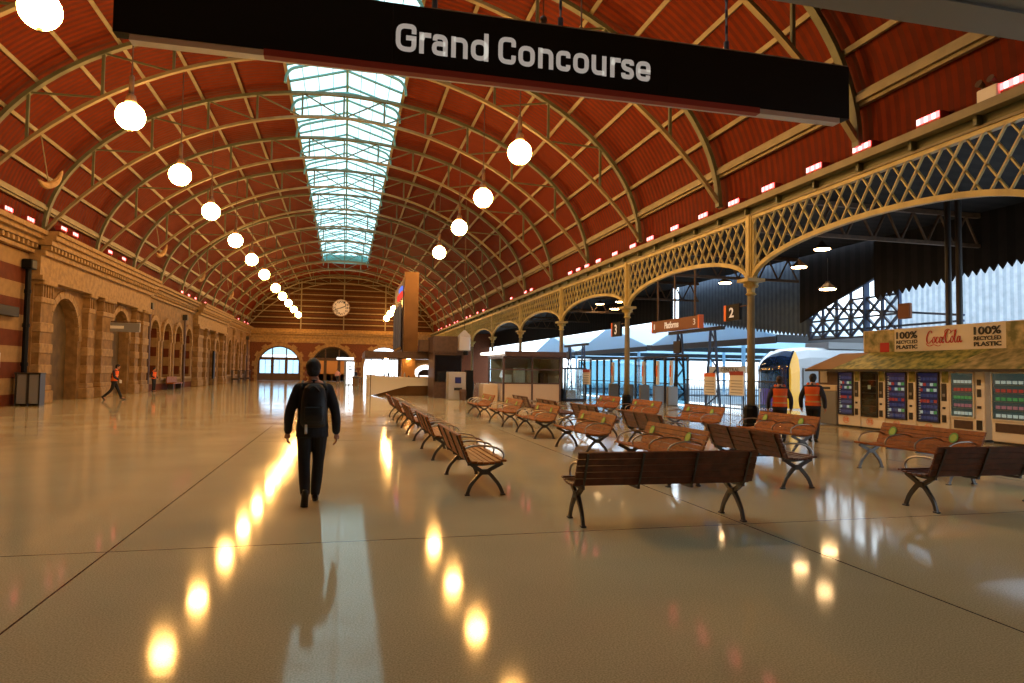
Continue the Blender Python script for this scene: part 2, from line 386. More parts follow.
for x, z in ((xm, zr-.06), (SKL, zs-.05), (SKR, zs-.05)): b.bar((x, YN, z), (x, SKY, z), .12, .16)
for x0, x1 in ((SKL, xm), (xm, SKR)):
    for f in (.25, .5, .75):
        xx = x0+(x1-x0)*f; zz = zs+(zr-zs)*(f if x0 == SKL else 1-f); b.bar((xx, YN, zz-.03), (xx, SKY, zz-.03), .03, .05)
b.build('window_frame', 'teal', w1)
b = MB()
for x in (SKL-.05, SKR): b.box(x, x+.05, YN, SKY, 14.75, zs+.02)
b.box(SKL, SKR, SKY-.05, SKY, 14.7, zr); b.build('window_side', 'teal', w1)

# ---- end wall with three arches
b = MB(); fE = lambda s, z, d: (s, YE+d, z)
EO = [(-11.8, -6.1, 2.0, 0), (-4.7, 1.1, 2.0, 0), (2.6, 8.4, 2.0, 0)]
arc_wall(b, XL-2, XR+1, 0, 6.2, EO, fE, 0, .8)
we = S(b.build('wall_end', 'brick'))
b = MB()
for a0, a1, sp, _ in EO:
    c, r = (a0+a1)/2, (a1-a0)/2
    for i in range(15):
        t0, t1 = PI*i/15, PI*(i+1)/15; ro = r+(.75 if i % 2 == 0 else .45)
        b.prism([(c+r*math.cos(t0), sp+r*math.sin(t0)), (c+ro*math.cos(t0), sp+ro*math.sin(t0)), (c+ro*math.cos(t1), sp+ro*math.sin(t1)), (c+r*math.cos(t1), sp+r*math.sin(t1))], fE, -.08, .05)
    for x in (a0, a1):
        sg = -1 if x == a0 else 1
        for k in range(5):
            w = .6 if k % 2 else .4; xa, xb = sorted((x, x+sg*w)); b.box(xa, xb, YE-.08, YE+.05, k*.4, k*.4+.39)
b.build('arch_surround', 'stone2', we)
b = MB()
for z0, z1, d in ((5.35, 6.1, .12), (6.1, 6.5, .25), (6.5, 6.75, .5), (6.75, 7.0, .65), (7.0, 7.3, .3)): b.box(XL-2, XR+.6, YE-d, YE+.3, z0, z1)
S(b.build('trim_end_cornice', 'stone2'))
b = MB(); n = 40
b.prism([roofpt(PI*i/n, .1) for i in range(n+1)], lambda p,q,d: (p,YE+d,q), 0, .3)
wg = S(b.build('wall_gable', 'gable'))
b = MB()
for k in range(9):
    z = 8.0+k*.83; hw = A*math.sqrt(max(0, 1-((z-SPR)/B)**2)); b.box(CX0-hw, CX0+hw, YE-.08, YE, z, z+.12)
for x in (-6.2, CX0, 5.5):
    hz = SPR+B*math.sqrt(1-((x-CX0)/A)**2); b.box(x-.08, x+.08, YE-.14, YE, 7.2, hz)
b.build('batten', 'cream', wg)
# timber glazed screens in two of the arches
def door_screen(a0, a1, sp, nm, solid):
    r = (a1-a0)/2; c = (a0+a1)/2; b = MB()
    b.path([(c+(r-.08)*math.cos(PI*i/20), YE+.35, sp+(r-.08)*math.sin(PI*i/20)) for i in range(21)], .16, .14, up=(0,1,0))
    b.box(a0, a1, YE+.28, YE+.42, 2.9, 3.3)
    for i in range(4):
        x = a0+.08+(a1-a0-.16)*i/3; b.box(x-.2, x+.2, YE+.27, YE+.43, 0, 2.95)
        if 0 < i < 3: b.box(x-.08, x+.08, YE+.28, YE+.42, 2.8, sp+math.sqrt(max(.1, r*r-(x-c)**2))-.1)
    o = S(b.build(nm, 'brownsteel'))
    b = MB(); w = (a1-a0-.16)/3
    for i in range(3):
        xa = a0+.2+w*i
        for q in range(2): b.box(xa+q*(w-.24)/2+.03, xa+(q+1)*(w-.24)/2-.03, YE+.31, YE+.39, 0, 1.05)
        for q in range(3): b.box(xa+q*(w-.24)/2-.03, xa+q*(w-.24)/2+.03, YE+.3, YE+.40, 0, 2.95)
        if solid: b.box(xa, xa+w-.24, YE+.31, YE+.39, 0, 2.95)
    b.build('door_panel', 'copper2' if solid else 'brownclad', o)
    b = MB(); b.box(a0, a1, YE+.36, YE+.37, .8, 2.95)
    b.prism([(c+(r-.1)*math.cos(PI*i/20), sp+(r-.1)*math.sin(PI*i/20)) for i in range(21) if sp+(r-.1)*math.sin(PI*i/20) > 3.25], fE, .36, .37)
    b.build('pane', 'doorglass' if not solid else 'darkglass', o)
door_screen(-11.8, -6.1, 2.0, 'door_1', False); door_screen(-4.7, 1.1, 2.0, 'door_2', True)

# ---- left wall
b = MB(); fL = lambda s, z, d: (XL-d, s, z)
LO = [(34.35, 37.75, 3.1, .0), (42.6, 45.8, 3.3, .0)]+[(y-1.15, y+1.15, 3.75, .9) for y in (51.6, 55.1, 58.6, 62.1)]+[(69.6, 71.4, 3.6, 0), (74.4, 76.2, 3.6, 0)]+[(y-1.3, y+1.3, 3.6, .9) for y in (83.2, 89, 95)]
arc_wall(b, -8, 32.6, 0, 7.3, [], fL, 0, .4); arc_wall(b, 49.4, 64.4, 0, 7.3, LO[2:6], fL, 0, .4)
b.mt(1); arc_wall(b, 32.6, 49.4, 0, 7.3, LO[:2], fL, 0, .4); arc_wall(b, 64.4, YE+.8, 0, 7.3, LO[6:], fL, 0, .4); wl = S(b.build('wall_left', ['banded', 'stone']))
b = MB(); b.box(XL-.6, XL-.38, 6, YE, 0, 7.3); b.build('wall_niche', 'olive', wl)
b = MB()
for a0, a1, sp, sill in LO:
    c, r = (a0+a1)/2, (a1-a0)/2; w = .34
    for i in range(11):
        t0, t1 = PI*i/11+.01, PI*(i+1)/11-.01
        b.prism([(c+r*math.cos(t0), sp+r*math.sin(t0)), (c+(r+w)*math.cos(t0), sp+(r+w)*math.sin(t0)), (c+(r+w)*math.cos(t1), sp+(r+w)*math.sin(t1)), (c+r*math.cos(t1), sp+r*math.sin(t1))], fL, -.19, -.002)
    for y in (a0-.32, a1+.02):
        if sill: b.box(XL+.002, XL+.12, y, y+.3, sill, sp-.25)
        b.box(XL+.002, XL+.2, y-.07 if y < a0 else y-.012, y+.30 if y < a0 else y+.37, sp-.25, sp)
    if sill: b.box(XL-.2, XL+.14, a0-.3, a1+.3, sill-.18, sill)
b.build('arch_surround', 'stone2', wl)
b = MB(); b.box(XL-.1, XL+.08, 32.6, 49.4, 0, 7.0); 
ow = MB(); arc_wall(ow, 32.6, 49.4, 0, 5.4, [(34.35, 37.75, 3.1, 0), (42.6, 45.8, 3.3, 0)], fL, -.14, -.003)
ow.build('ashlar_facing', 'stone', wl)
b = MB(); b.box(XL, XL+.06, 32.6, 49.4, 5.3, 7.0)
for y0, y1 in ((50, 64), (79, 99)): b.box(XL, XL+.05, y0, y1, 4.95, 7.0)
b.build('frieze_panel', 'stone', wl)
# cornice
b = MB()
for z0, z1, d in ((6.35, 6.5, .22), (6.75, 6.95, .35), (6.95, 7.12, .55), (7.12, 7.3, .7)): b.box(XL-.9, XL+d, YN, YE, z0, z1)
for y0, y1 in ((32.4, 49.2), (64.2, 79.2)):
    for z0, z1, d in ((5.25, 5.45, .55), (5.45, 6.3, .45), (6.3, 6.5, .62), (6.72, 6.95, .85), (6.95, 7.15, 1.0), (7.15, 7.32, 1.1)): b.box(XL, XL+d, y0, y1, z0, z1)
    y = y0+.1
    while y < y1-.2: b.box(XL+.4, XL+.78, y, y+.18, 6.52, 6.7); y += .38
y = YN
while y < YE:
    if not (32.3 < y < 49.3 or 64 < y < 79.3): b.box(XL, XL+.32, y, y+.18, 6.55, 6.72)
    y += .42
S(b.build('trim_left_cornice', 'stone2'))
# pilasters
def pil(n, y, w, top, d, style='stone'):
    b = MB(); o = None
    b.box(XL, XL+d, y-w/2, y+w/2, .75, top-.75)
    b.mt(1).cbox(XL-.02, XL+d+.12, y-w/2-.12, y+w/2+.12, 0, .55, .04); b.cbox(XL-.02, XL+d+.07, y-w/2-.07, y+w/2+.07, .55, .78, .04)
    for k in range(3): z = 1.25+k*.9; b.cbox(XL-.02, XL+d+.05, y-w/2-.05, y+w/2+.05, z, z+.42, .03)
    b.cbox(XL-.02, XL+d+.06, y-w/2-.06, y+w/2+.06, top-1.0, top-.75, .03)
    b.mt(0)
    for k in range(max(2, int(w/.22))):
        yy = y-w/2+.08+k*(w-.16)/max(1, int(w/.22)-1 or 1); b.box(XL, XL+d+.03, yy-.04, yy+.04, top-.75, top-.2)
    b.box(XL, XL+d-.02, y-w/2+.02, y+w/2-.02, top-.76, top-.2)
    b.mt(1).cbox(XL-.02, XL+d+.14, y-w/2-.12, y+w/2+.12, top-.22, top, .04)
    S(b.build('trim_%d' % n, ['stone', 'stone2']))
for n, (y, w, top, d) in enumerate([(33.3, 1.2, 5.3, .42), (38.6, .75, 5.3, .42), (41.1, 1.7, 5.3, .42), (46.6, .75, 5.3, .4), (48.3, 1.2, 5.3, .42), (65.6, 2.0, 5.3, .42), (68.6, .7, 5.3, .4), (72.9, .8, 5.3, .4), (77.6, .8, 5.3, .4), (80, 1.0, 6.3, .3), (86.1, .9, 6.3, .2), (92, .9, 6.3, .2), (98.2, .9, 6.3, .3)]):
    pil(n+1, y, w, top, d)
# near portal: walls and soffit round the camera
b = MB(); b.box(-14, 13, -8, 5.3, 5.02, 5.4); b.box(-14, 13, 4.85, 4.95, 4.99, 5.02)
S(b.build('ceiling_portal', 'grey'))
b = MB(); b.prism([(CX0-13, 5.3), (CX0+13, 5.3)]+[roofpt(PI*i/30, .2) for i in range(31)], lambda p,q,d: (p,d,q), 5.0, 5.4)
S(b.build('wall_portal', 'stone'))
b = MB(); b.box(-16, 26, -8.3, -8, 0, 8); S(b.build('wall_back', 'brick'))

# ------------------------------------------------------------------ right arcade
for (y0) in (0,):
    b = MB(); b.box(XR-.05, XR+.12, YN, YE, 6.62, 6.84)
    b.mt(1).box(XR-.10, XR+.18, YN, YE, 6.58, 6.64); b.box(XR-.25, XR+.12, YN, YE, 6.84, 6.95); b.box(XR-.33, XR-.25, YN, YE, 6.82, 7.0)
    y = YN+.5
    while y < YE: b.mt(0).box(XR-.2, XR-.05, y, y+.08, 6.64, 6.85); y += 1.6
    S(b.build('trim_right_gutter', ['green', 'cream']))
b = MB(); b.box(XR+.12, XR+.4, YN, YE, 6.6, 8.0); S(b.build('wall_right', 'roof'))
colY = [9.17+9.55*k for k in range(10)]
col = T('iron_column', '', 'column', (XR, 0, 0))
MB().lathe([(.26, 0), (.26, .12), (.22, .16), (.22, .62), (.17, .7)], (XR, 0), 8).build('column_base', 'black', col)
MB().lathe([(.125, .68), (.12, 2.2), (.105, 4.3)], (XR, 0), 14).build('shaft', 'cream', col, smooth=True)
b = MB().lathe([(.11, 4.1), (.17, 4.14), (.12, 4.2), (.13, 4.32), (.24, 4.5), (.3, 4.55)], (XR, 0), 12); b.box(XR-.3, XR+.3, -.3, .3, 4.52, 4.62)
for a in range(4):
    dx, dy = ((1,0),(-1,0),(0,1),(0,-1))[a]; b.ball((XR+dx*.2, dy*.2, 4.42), .06, 8, 6)
b.build('capital', 'yellow', col)
b = MB(); b.box(XR-.09, XR+.09, -.14, .14, 4.6, 6.62); b.box(XR-.12, XR-.09, -.07, .07, 4.7, 6.6); b.build('upper_post', 'yellow', col)
for k, y in enumerate(colY):
    place(col, k == 0, (XR, y, 0), 0, ['pale yellow cast iron column hidden by the frame edge right of the benches', 'pale yellow cast iron column with dark base behind the right-hand bench row', 'pale yellow cast iron column left of the hanging platforms sign', 'pale yellow cast iron column right beside the glass kiosk'][k] if k < 4 else 'slender cast iron column deep in the arcade, %s beyond the glass kiosk' % ORD[k-4], 'cast iron columns of the arcade')
def archz(u): return 4.62+.93*math.sqrt(max(0, 1-u*u))
lat = T('lattice_arch', '', 'arch', (XR, 0, 4.6)); h = 9.55/2-.14
arcp = [(XR, h*math.sin(-PI/2+PI*i/28)*1.0, archz(math.sin(-PI/2+PI*i/28))) for i in range(29)]
MB().path(arcp, .13, .14, up=(1,0,0)).build('arch_rib', 'yellow', lat)
b = MB(); b.box(XR-.07, XR+.07, -h, h, 6.48, 6.6)
for y in (-h+.04, h-.04): b.box(XR-.05, XR+.05, y-.04, y+.04, 4.6, 6.5)
b.build('top_rail', 'yellow', lat)
b = MB(); st = .62; L = 3.2
def clip(yc, sg):
    pts = []; N = 60
    seg = None
    for i in range(N+1):
        z = 4.5+2.05*i/N; y = yc+sg*(z-6.55)/1.45; ok = abs(y) < h-.03 and z > archz(min(1, abs(y)/h)) and z < 6.52
        if ok:
            if seg is None: seg = [(y, z), (y, z)]
            seg[1] = (y, z)
        elif seg: break
    if seg and abs(seg[0][1]-seg[1][1]) > .08: b.bar((XR+sg*.02, seg[0][0], seg[0][1]), (XR+sg*.02, seg[1][0], seg[1][1]), .06, .035, up=(0,0,1) if True else None)
y = -h-2
while y < h+2: clip(y, 1); clip(y, -1); y += .48
b.build('lattice', 'yellow', lat)
for k in range(9):
    y = (colY[k]+colY[k+1])/2
    place(lat, k == 0, (XR, y, 4.6), 0, ['yellow iron lattice arch above the vending machines', 'yellow iron lattice arch holding the hanging platforms sign', 'yellow iron lattice arch just left of the platform 3 sign', 'yellow iron lattice arch behind the glass kiosk'][k] if k < 4 else 'yellow iron lattice arch deep in the arcade, %s beyond the glass kiosk' % ORD[k-4], 'lattice arches of the arcade')

# ------------------------------------------------------------------ globe lamps
g = T('globe_lamp', '', 'lamp', (0,0,0), off=False)
MB().ball((0,0,0), .40, 28, 18).build('globe', 'globe', g, smooth=True)
b = MB().lathe([(.1,.36),(.16,.42),(.12,.62),(.07,.66),(.07,1.2),(.03,1.24)], (0,0), 12); b.build('fitting', 'brownsteel', g)
MB().tube([(0,0,1.2),(0,0,4.1)], .02, 6).build('rod', 'brownsteel', g)
MB().tube([(0,0,-.46),(0,0,-.38)], .06, 8).build('finial', 'brownsteel', g)
first = True
LY = [15.7, 21.8, 28, 34.2, 41.6, 48.6, 56.0, 65.0, 72.0, 79.5, 87.5, 96]
for k, y in enumerate(LY):
    place(g, first, (-6.3, y, 8.97), 0, 'glowing round globe lamp hanging in the left row, %s from the entrance sign' % ORD[k], 'globe lamps under the vault'); first = False
for k, y in enumerate([15.7, 21.8, 28, 34.2, 41.8, 82, 89, 97]):
    place(g, False, (5.5, y, 8.97), 0, 'glowing round globe lamp hanging in the right row, %s from the entrance sign' % ORD[k] if k < 5 else 'small glowing globe lamp beside the kiosk tower, %s of three' % ('nearest', 'middle', 'farthest')[k-5], 'globe lamps under the vault')

# ---- red uplights on both cornices
u = T('uplight', '', 'light', (0,0,0), off=False)
b = MB(); b.cbox(-.12, .12, -.33, .33, -.02, .20, .02); b.bar((0,0,-.10), (0,0,.0), .06, .4); b.build('housing', 'redtrim', u)
b = MB()
for i in range(6):
    b.mt(i % 2).prism([(-.30+i*.1, .06), (-.215+i*.1, .06), (-.215+i*.1, .19), (-.30+i*.1, .19)], lambda p,q,d: (-d, p, q), .12, .135)
b.build('lamp_panel', ['red', 'pink'], u)
fr = [10.4, 12.3, 14.3, 16.1, 18.2, 20.1, 22.1, 24.3, 26.5, 28.3, 30.4, 32.6, 34.3, 35.7, 37.1, 45.5, 47.1, 51.4, 62.4, 65.3, 69.4, 71.5, 77.6, 79.7, 83.6, 86.4, 91.1, 93.8]
for k, y in enumerate(fr):
    place(u, k == 0, (XR-.0, y*.97, 7.09), 0, 'small red glowing floodlight on the right-hand gutter, %d from the picture edge' % (k+1) if k > 7 else 'red glowing floodlight with white slats on the right-hand gutter, %s to the camera' % ORD[k], 'red floodlights along the right gutter')
fl = [30, 31.9, 35.3, 36.7, 41.7, 44.1, 51.3, 58.9, 61.3, 63.9, 68.2, 76.3, 88.5, 93.7, 96.7]
for k, y in enumerate(fl):
    o = place(u, False, (XL+.35, y*.98, 7.72 if 33 < y < 49 else 7.42), PI, 'red glowing floodlight on the left stone cornice, %s from the near end' % ORD[k], 'red floodlights along the left cornice')
# pale crescents under the left vault
cr = T('curved_bracket', '', 'bracket', (0,0,0), off=False)
MB().tube(cat([(0,-.9,-.25),(0,-.3,-.3),(.1,.3,0),(.15,.65,.5)], 5), [.03+.1*math.sin(PI*i/15) for i in range(16)], 8).build('tusk', 'stone2', cr)
MB().tube([(0,-.1,-.1),(-.3,-.1,1.6)], .02, 6).build('rod', 'cream', cr)
for k, y in enumerate((27.0, 42.0, 53.0, 66.0)):
    place(cr, k == 0, (-10.3, y, 8.2), 0, 'pale curved tusk-like fitting hung low under the left vault, %s' % ('nearest', 'second nearest', 'third nearest', 'farthest')[k], 'curved fittings under the left vault')

# ------------------------------------------------------------------ clock
ck = T('wall_clock', 'large round station clock with black numerals on the brown gable wall', 'clock', (-.75, YE-.3, 10.45))
cx, cz = -.75, 10.45; fC = lambda a, c, d: (cx+a, YE-.3-d, cz+c)
def disc(b, r, d0, d1, n=32, r0=0):
    b.prism([(r*math.cos(2*PI*i/n), r*math.sin(2*PI*i/n)) for i in range(n)], fC, d0, d1)
b = MB(); disc(b, 1.28, -.3, .0); b.build('case', 'brownsteel', ck)
b = MB(); disc(b, 1.15, 0, .03); b.build('dial', mat('clock_dial', (.62, .52, .38), .5, emit=(.9,.75,.5), estr=.12), ck)
b = MB(); b.path([(cx+1.2*math.cos(2*PI*i/32), YE-.33, cz+1.2*math.sin(2*PI*i/32)) for i in range(32)], .08, .1, up=(0,1,0), closed=True); b.build('rim', 'stone2', ck)
for h_ in range(12):
    t = PI/2-2*PI*h_/12; rn = ['XII','I','II','III','IV','V','VI','VII','VIII','IX','X','XI'][h_]
    w = .07+.07*len(rn); ce = (.9*math.cos(t), .9*math.sin(t))
    textm(rn, 'numeral', ck, (ce[0]-w, ce[0]+w, ce[1]-.16, ce[1]+.16), lambda a, c, d: fC(a, c, d+.03), 'ink', .01, .02)
for nm, t, l, w in (('minute_hand', math.radians(198), .95, .09), ('hour_hand', math.radians(22), .66, .12)):
    b = MB(); b.bar(fC(-.15*math.cos(t), -.15*math.sin(t), .06), fC(l*math.cos(t), l*math.sin(t), .06), .03, w, up=(0,0,1)); b.build(nm, 'ink', ck)

# ------------------------------------------------------------------ station sign
SY = 8.0
sg = T('hanging_sign', 'long black overhead sign reading Grand Concourse hung on chains', 'sign', (2.1, SY, 5.23))
b = MB(); b.box(-2.52, .45, SY, SY+.16, 5.23, 5.97); b.box(.452, 4.0, SY, SY+.16, 5.23, 5.97); b.box(4.002, 6.77, SY, SY+.16, 5.23, 5.97); b.build('panel', 'black', sg)
b = MB(); b.box(-2.36, 6.62, SY+.01, SY+.15, 5.16, 5.23); b.mt(1).box(-.98, 5.35, SY-.012, SY+.10, 5.155, 5.232); b.build('bottom_rail', ['alu', 'redtrim'], sg)
b = MB(); b.box(.9, 6.75, SY+.0, SY+.16, 5.97, 5.985); b.box(-2.5, 1.0, SY+.02, SY+.16, 5.97, 5.985); b.build('top_rail', 'grey', sg)

def fillet(P, r, closed=False):
    P = [Vector((p[0], p[1], 0)) for p in P]; n = len(P); out = []
    for i in range(n):
        if not closed and i in (0, n-1): out.append(P[i]); continue
        a, p, c = P[i-1], P[i], P[(i+1) % n]; u, v = (a-p), (c-p); rr = min(r, u.length*.49, v.length*.49); rr *= 1; u.normalize(); v.normalize()
        q0, q1 = p+u*rr, p+v*rr
        for k in range(7): t = k/6; out.append(q0*(1-t)**2+p*2*t*(1-t)+q1*t*t)
    return out
def glyph(ch, x0, x1, zb, cap):
    t = .055; s = t/2; xa, xb = x0+s, x1-s; y0, yc, yx = s, cap-s, cap*.765-s; r = .10; xm = (xa+xb)/2; o = []; r = .12
    if ch in 'GCc':
        T_ = yx if ch == 'c' else yc; k = .055 if ch == 'c' else .085
        P = [(xb, T_-k), (xb, T_), (xa, T_), (xa, y0), (xb, y0)]
        P += [(xb, cap*.47), (xm+.01, cap*.47)] if ch == 'G' else [(xb, y0+k)]
        o.append((fillet(P[:5]+P[5:6], r)+([Vector((xm+.01, cap*.47, 0))] if 0 else []), False))
        if ch == 'G': o.append(([Vector((xb+s, cap*.5, 0)), Vector((xm, cap*.5, 0))], False))
    if ch in 'od': o.append((fillet([(xa, y0), (xb, y0), (xb, yx), (xa, yx)], .10, True), True))
    if ch == 'd': o.append(([Vector((xb, 0, 0)), Vector((xb, cap*1.02, 0))], False))
    if ch == 'e': o.append((fillet([(xa+.005, cap*.37), (xb, cap*.37), (xb, yx), (xa, yx), (xa, y0), (xb-.005, y0), (xb-.005, y0+.05)], .085), False)); o[-1] = (fillet([(xb, cap*.37), (xb, yx), (xa, yx), (xa, y0), (xb-.005, y0), (xb-.005, y0+.05)], .085), False); o.append(([Vector((xa, cap*.37, 0)), Vector((xb+s, cap*.37, 0))], False))
    if ch == 'a':
        o.append((fillet([(xa+.01, yx-.05), (xa+.01, yx), (xb, yx), (xb, 0)], .075), False))
        o.append((fillet([(xb, cap*.43), (xa, cap*.43), (xa, y0), (xb, y0)], .07), False))
    if ch == 'n': o.append(([Vector((xa, 0, 0)), Vector((xa, yx+s, 0))], False)); o.append((fillet([(xa, yx-.01), (xb, yx), (xb, 0)], .085), False))
    if ch == 'u': o.append(([Vector((xb, 0, 0)), Vector((xb, yx+s, 0))], False)); o.append((fillet([(xb, y0+.01), (xa, y0), (xa, yx+s)], .085), False))
    if ch == 'r': o.append(([Vector((xa, 0, 0)), Vector((xa, yx+s, 0))], False)); o.append((fillet([(xa, yx-.07), (xa+.02, yx), (x1, yx)], .07), False))
    if ch == 's':
        m_ = (y0+yx)/2; o.append((fillet([(xb, yx-.045), (xb, yx), (xa, yx), (xa, m_+.012), (xb, m_-.012), (xb, y0), (xa, y0), (xa, y0+.045)], .05), False))
    b = MB()
    for P, cl in o: b.path([(p.x, SY-.004, zb+p.y) for p in P], .008, t, up=(0,1,0), closed=cl) if False else ribbon(b, P, t, zb, cl)
    return b
def ribbon(b, P, t, zb, cl):
    n = len(P); vs = []
    Q = [p for i, p in enumerate(P) if i == 0 or (p-P[i-1]).length > 1e-4]; n = len(Q)
    for i, p in enumerate(Q):
        a = Q[i-1] if (i or cl) else p; c = Q[(i+1) % n] if (i < n-1 or cl) else p; d = (c-a).normalized(); m_ = Vector((-d.y, d.x, 0))*t/2
        for q in (p+m_, p-m_): vs.append(q)
    V = [(q.x, SY-.001, zb+q.y) for q in vs]+[(q.x, SY-.012, zb+q.y) for q in vs]; m = len(vs); fs = []
    for i in range(n if cl else n-1):
        a, c = 2*i, 2*((i+1) % n); fs += [(a, a+1, c+1, c), (m+c, m+c+1, m+a+1, m+a), (a, c, m+c, m+a), (c+1, a+1, m+a+1, m+c+1)]
    if not cl: fs += [(0, m, m+1, 1), (2*n-1, m+2*n-1, m+2*n-2, 2*n-2)]
    b.add(V, fs)
for ch, xa_, xb_ in [('G',.488,.729),('r',.765,.905),('a',.916,1.105),('n',1.149,1.349),('d',1.39,1.606),('C',1.73,1.95),('o',1.985,2.193),('n',2.239,2.433),('c',2.473,2.657),('o',2.697,2.903),('u',2.943,3.140),('r',3.195,3.335),('s',3.346,3.517),('e',3.55,3.747)]:
    glyph(ch, xa_, xb_, 5.402, .335).build('letter', 'letter', sg)
for x in (-1.5, .95, 2.55, 4.9):
    b = MB(); z = 5.97
    b.tube([(x, SY+.08, 5.97), (x, SY+.08, 6.12)], .035, 8)
    for i in range(60):
        zz = 6.12+i*.11
        if zz > 12: break
        if i % 2: b.box(x-.018, x+.018, SY+.074, SY+.086, zz, zz+.12)
        else: b.box(x-.006, x+.006, SY+.062, SY+.098, zz, zz+.12)
    b.build('chain', 'darkblue', sg)
b = MB(); b.tube([(2.33, SY+.1, 5.98), (2.33, SY+.1, 6.5)], .008, 6); b.ball((2.33, SY+.1, 6.08), .05, 10, 8); b.build('cable_eye', 'brownsteel', sg)
# emergency floodlight box on gutter
eb = T('emergency_light', 'white twin-headed emergency light box on the right gutter by the picture edge', 'light', (XR-.1, 10.4, 7.0))
b = MB(); b.cbox(XR-.2, XR-.05, 10.25, 10.7, 7.0, 7.3, .02); b.build('battery_box', 'white', eb)
for y in (10.35, 10.6): MB().tube([(XR-.12, y, 7.30), (XR-.14, y, 7.38), (XR-.25, y, 7.42)], [.02, .05, .08], 10).build('lamp_head', 'brownsteel', eb)

# ------------------------------------------------------------------ benches (local: +y is the front)
def bench_proto(wm):
    r = T('slatted_bench', '', 'bench', (0,0,0), off=False)
    L = 1.03
    for i in range(6):
        y = -.12+i*.078; z = .425-.02*math.sin(PI*i/5)+.012*i*.3
        b = MB(); b.cbox(-L, L, y-.036, y+.036, z, z+.03, .008); b.build('seat_slat', wm, r)
    for i in range(5):
        f = i/4; y = -.205-.115*f; z = .482+.285*f
        b = MB(); a = Vector((0, -.36, .93)).normalized(); n_ = Vector((0, .93, .36)).normalized(); c = Vector((0, y, z))
        vs = []
        for x in (-L, L):
            for p, q in ((-.034,-.014),(.034,-.014),(.034,.014),(-.034,.014)): vs.append(Vector((x,0,0))+c+a*p+n_*q)
        b.add(vs, [(0,1,2,3),(7,6,5,4),(0,4,5,1),(1,5,6,2),(2,6,7,3),(3,7,4,0)]); b.build('back_slat', wm, r)
    for j, x in enumerate((-.93, -.31, .31, .93)):
        ob = MB()
        ob.path([(x,-.185,.42),(x,-.225,.5),(x,-.30,.68),(x,-.345,.785)], .035, .022, up=(1,0,0))
        ob.path([(x,-.2,.405),(x,.0,.40),(x,.27,.425)], .03, .03, up=(1,0,0))
        ob.build('back_support' if True else '', 'iron', r)
        arm = cat([(x,-.275,.60),(x,-.12,.645),(x,.08,.64),(x,.22,.60),(x,.285,.53),(x,.27,.46),(x,.255,.42)], 4)
        MB().tube(arm, .013, 8).build('armrest', 'chrome', r, smooth=True)
        if j in (0, 3):
            b = MB()
            for pts in ([(x,-.17,.42),(x,-.06,.345),(x,.035,.30),(x,.12,.345),(x,.27,.42)], ):
                b.path(cat(pts, 4), .05, .035, up=(1,0,0))
            b.box(x-.028, x+.028, -.02, .09, .27, .34)
            b.build('frame_crown', 'iron', r)
            for sgn, foot in ((-1, -.2), (1, .28)):
                pts = cat([(x,.035+sgn*.03,.31),(x,.035+sgn*.10,.24),(x,.035+sgn*.19,.13),(x,foot,.01)], 4)
                b = MB().path(pts, .045, [.05,.048,.045,.042,.04,.038,.036,.034,.032,.03,.03,.03,.034], up=(1,0,0)); b.cbox(x-.03, x+.03, foot-.035, foot+.035, 0, .02, .006)
                b.build('leg', 'iron', r)
    return r
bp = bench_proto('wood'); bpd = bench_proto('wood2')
def sticker(par, x):
    c = Vector((x, -.262, .665)); n_ = Vector((0, .93, .36)).normalized(); a = Vector((0, -.36, .93)).normalized()
    b = MB()
    for k, r_, d in ((0, .085, .017), (1, .06, .019)):
        b.mt(k); N = 20; b.prism([(r_*math.cos(2*PI*i/N), r_*math.sin(2*PI*i/N)) for i in range(N)], lambda p,q,d_: c+Vector((p,0,0))+a*q+n_*d_, d-.002, d)
    o = b.build('sticker', ['lime', 'lime2'], par); o['label'] = 'round green sticker'
S_ = 'slatted timber bench with iron arms, '
W_, E_, N_ = PI/2, -PI/2, 0    # facing -X / +X / +Y
